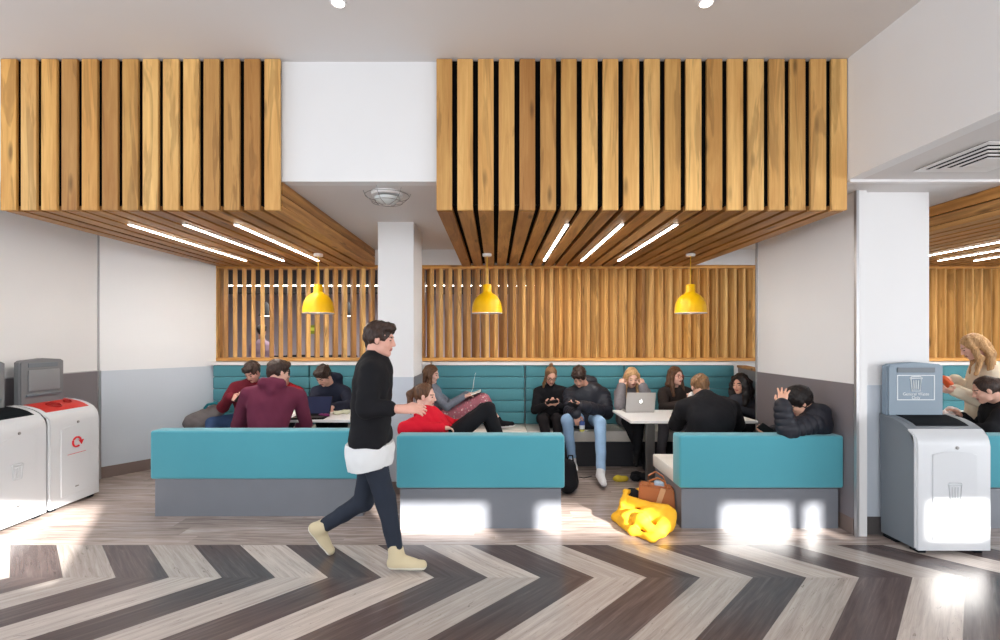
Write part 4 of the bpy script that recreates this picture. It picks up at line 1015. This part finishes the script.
lump('food_wrap', (P(947, 408, 5.1).x, 5.1, .751), (.10, .08, .10), plain('white_wrap', (226, 214, 216), .7), 'white paper bag on the table before the blond standing person', 'paper bag', seed=9)
c = P(949, 385, 4.76)
t = empty('snack_packet', c, 0, 'orange and white snack held by the blond standing person', 'snack')
f = Field(.004); f.k = .01; f.cone(c + Vector((-.05, 0, .07)), c, .026, .034); f.cone(c, c + Vector((.04, 0, -.07)), .034, .024)
field_obj('wrapper', f, [plain('snack_orange', (214, 92, 44), .5, var=.1), plain('snack_white', (232, 214, 204), .6)], t, noise=.004, nf=70, paint=lambda q: ((q[:, 0] - c.x) * 8 + (q[:, 2] - c.z) * -10 > .05).astype(int))
c = P(693, 396, 4.98)
tag(lump('napkin', (c.x, c.y, c.z - .02), (.05, .035, .06), M_WHITE, 'white napkin held to the face of the person in black coat', 'napkin', seed=8), None)
# rucksack at the left end of the wall bench
t = empty('rucksack', (P(205, 420, 6.1).x, 6.1, .453), 0, 'grey brown rucksack with teal strap, leaning at the left end of the wall bench', 'bag')
f = Field(.006); f.k = .05; b = Vector((P(205, 420, 6.1).x, 6.08, .453))
f.cone(b + Vector((-.13, 0, .07)), b + Vector((.16, .05, .24)), .12, .085); f.cone(b + Vector((-.02, -.05, .07)), b + Vector((.12, -.02, .15)), .10, .09); f.cut((0, 0, .454), (0, 0, -1))
field_obj('bag_body', f, cloth('rucksack_grey', (112, 106, 106)), t, noise=.004, nf=34)
m = MB(); m.tube([b + Vector(v) for v in ((.02, -.02, .26), (.08, -.06, .31), (.17, -.05, .33), (.24, 0, .29), (.26, .04, .2))], .016, 8); q = m.build('strap', cloth('teal_strap', (40, 120, 132)), None, True); q.parent = t; q.matrix_parent_inverse = Matrix.Translation(-t.location)
# black rucksack beside the middle sofa
t = empty('backpack', (P(571, 480, 5.0).x, 4.98, 0), 0, 'small black backpack on the floor at the end of the middle sofa', 'bag')
b = Vector((P(570, 480, 5.0).x, 4.98, 0)); f = Field(.006); f.k = .04
f.cone(b + Vector((-.03, -.02, .09)), b + Vector((-.02, 0, .27)), .095, .075); f.cone(b + Vector((.01, .07, .09)), b + Vector((0, .06, .24)), .09, .07); f.cut((0, 0, .001), (0, 0, -1))
field_obj('bag_body', f, C_BLACK, t, noise=.004, nf=34)
m = MB(); m.tube([b + Vector(v) for v in ((-.03, 0, .33), (-.02, -.02, .385), (.02, -.02, .385), (.03, 0, .32))], .009, 8); q = m.build('grab_handle', C_BLACK, None, True); q.parent = t; q.matrix_parent_inverse = Matrix.Translation(-t.location)
# the yellow coat heap
M_COAT = cloth('yellow_rubberised_cotton', (242, 182, 46), var=.05, rough=.6, bump=.1)
t = empty('raincoat', (1.24, 4.12, 0), 0, 'bright yellow coat in a heap on the floor beside the right-hand sofa', 'coat')
f = Field(.006); f.k = .03
def g(x, y, z): # pixel column/row resolved on a given height
    D = (1.6 - z) * 480 / (y - 338); return np.array(((x - 495) * D / 480, D, z))
f.cone(g(628, 520, .06), g(664, 516, .10), .075, .10); f.cone(g(624, 512, .08), g(650, 502, .12), .06, .07); f.cone(g(668, 520, .10), g(660, 530, .05), .06, .05)
f.cone(g(616, 517, .03), g(632, 532, .025), .035, .03); f.cone(g(634, 531, .03), g(652, 540, .02), .035, .02); f.cone(g(652, 540, .02), g(668, 527, .04), .022, .04); f.cone(g(640, 520, .10), g(655, 533, .04), .06, .035)
f.cone(g(614, 517, .018), g(622, 522, .018), .018, .03)
f.cone(g(622, 505, .15), g(626, 492, .2), .03, .022); f.cone(g(626, 492, .2), g(642, 489, .2), .022, .02); f.cone(g(630, 500, .16), g(664, 510, .16), .032, .035)
f.cut((0, 0, .001), (0, 0, -1))
field_obj('coat_cloth', f, M_COAT, t, noise=.010, nf=30, seed=11)
f = Field(.006); f.ell(g(633, 498, .13), (.09, .10, .09)); field_obj('dark_lining', f, C_BLACK, t, noise=.006)
# brown handbag
t = empty('handbag', (1.43, 4.25, 0), R(-14), 'tan leather handbag standing behind the yellow coat', 'bag'); t.scale = (1.05, 1.05, 1.18)
m = MB(); m.prism([(-.15, .02), (-.13, .0), (.13, 0), (.15, .02), (.135, .235), (.12, .25), (-.13, .265), (-.14, .25)], -.06, .06, 'Y')
bmesh.ops.bevel(m.bm, geom=m.bm.edges[:], offset=.012, segments=2, affect='EDGES'); M_TAN = plain('tan_leather', (172, 104, 62), .5, var=.08, bump=.15, bs=120)
m.build('bag_body', M_TAN, t, True)
MB().prism([(-.04, .05), (.0, .05), (.07, .24), (.03, .25)], -.066, -.06, 'Y').build('pocket', plain('light_leather', (206, 160, 120), .5), t)
for y in (-.05, .05): MB().tube([(-.07, y, .24), (-.06, y * 1.5, .30), (0, y * 1.9, .33), (.06, y * 1.5, .30), (.08, y, .24)], .007, 8).build('handle', M_TAN, t, True)
MB().tube([(.13, 0, .23), (.19, -.02, .20), (.205, -.03, .12), (.17, -.02, .06), (.12, 0, .05)], .008, 8).build('shoulder_strap', M_TAN, t, True)
MB().box(-.02, .06, -.03, .02, .23, .285, bev=.01).build('tissue_pack', plain('pale_blue_packet', (170, 190, 210), .4), t)
# small yellow pouch, black bag and cable on the floor of the booth
lump('pouch', (P(622, 480, 5.35).x, 5.36, .001), (.085, .06, .05), plain('mustard_cloth', (206, 180, 50), .7), 'small mustard yellow pouch on the floor under the right-hand booth', 'pouch', seed=3)
lump('shopping_bag', (P(636, 476, 5.5).x, 5.42, .001), (.10, .09, .07), C_BLACK, 'flat black bag on the floor beside the table leg', 'bag', seed=12, h=.007)
tag(MB().tube([(g(x, y, .004)) for x, y in ((579, 477), (584, 478), (590, 476.5), (592, 476))], .004, 6).build('charging_cable', M_BLK, None), 'short black cable lying on the floor between backpack and white shoe', 'cable')

# ---------------------------------------------------------------- cafe beyond the left screen
def black_pendant(x, y, D, label):
    z = 1.6 - (y - 338) * D / 480; t = empty('cone_pendant', ((x - 495) * D / 480, D, z), 0, label, 'lamp', 'black cone pendants in the cafe')
    MB().lathe([(.02, .26), (.03, .25), (.13, .02), (.135, 0), (.125, 0), (.115, .02), (.02, .235)], 28).build('shade', M_BLK, t, True)
    MB().tube([(0, 0, .26), (0, 0, 2.785 - z)], .006).build('flex', M_BLK, t)
    MB().lathe([(.11, .012), (.11, .004), (.01, .002)], 24).build('bulb', M_GLOW, t)
black_pendant(266, 316, 9.2, 'black cone pendant in the cafe, seen through the left part of the left screen')
black_pendant(348, 316, 9.2, 'black cone pendant in the cafe, seen right of the yellow pendant')
t = empty('cafe_strip_light', (-1.5, 10.6, 2.78), 0, 'long white strip light on the cafe ceiling behind the slatted screens', 'ceiling light')
MB().box(-4.5, 4.5, -.05, .05, -.02, 0).build('housing', M_ALU, t); MB().box(-4.48, 4.48, -.02, .02, -.032, -.021).build('diffuser', M_GLOW, t)
t = empty('exit_sign', (P(313.5, 329, 12.05).x, 12.08, P(313, 329.5, 12.05).z), 0, 'yellow green sign on the far cafe wall, below the yellow pendant', 'sign')
MB().box(-.16, .16, -.02, 0, -.11, .11, bev=.006).build('sign_plate', plain('sign_green', (132, 142, 34), .5, emit=.3), t); MB().box(-.13, .13, -.024, -.021, -.03, .05).build('sign_symbol', plain('sign_pale', (200, 206, 80), .5, emit=.4), t)
def stool():
    t = empty('cafe_chair', (0, 0, 0)); MB().box(-.2, .2, -.2, .2, .70, .735, bev=.012).build('seat', M_BLK, t)
    MB().box(-.19, .19, .18, .21, .95, 1.28, bev=.014).build('backrest', M_BLK, t)
    for sx in (-1, 1):
        MB().tube([(sx * .17, -.17, .70), (sx * .2, -.2, 0)], .014).build('leg', M_BLK, t); MB().tube([(sx * .17, .195, 1.1), (sx * .17, .18, .7), (sx * .2, .2, 0)], .014).build('leg', M_BLK, t)
    return t
s0 = stool(); spots = [(286, 9.0, 'first black cafe chair from the left behind the screen'), (298, 9.4, 'second black cafe chair from the left behind the screen'), (312, 8.8, 'third black cafe chair from the left, under the yellow green sign'),
    (328, 9.3, 'fourth black cafe chair from the left behind the screen'), (342, 8.9, 'fifth black cafe chair, below the right black cone pendant'), (356, 9.4, 'black cafe chair nearest the white column')]
for k, (x, D, l) in enumerate(spots):
    o = s0 if k == 0 else copy_tree(s0); o.location = ((x - 495) * D / 480, D, 0); o.rotation_euler = (0, 0, PI + k * .3); tag(o, l, 'chair', 'black cafe chairs behind the left screen')
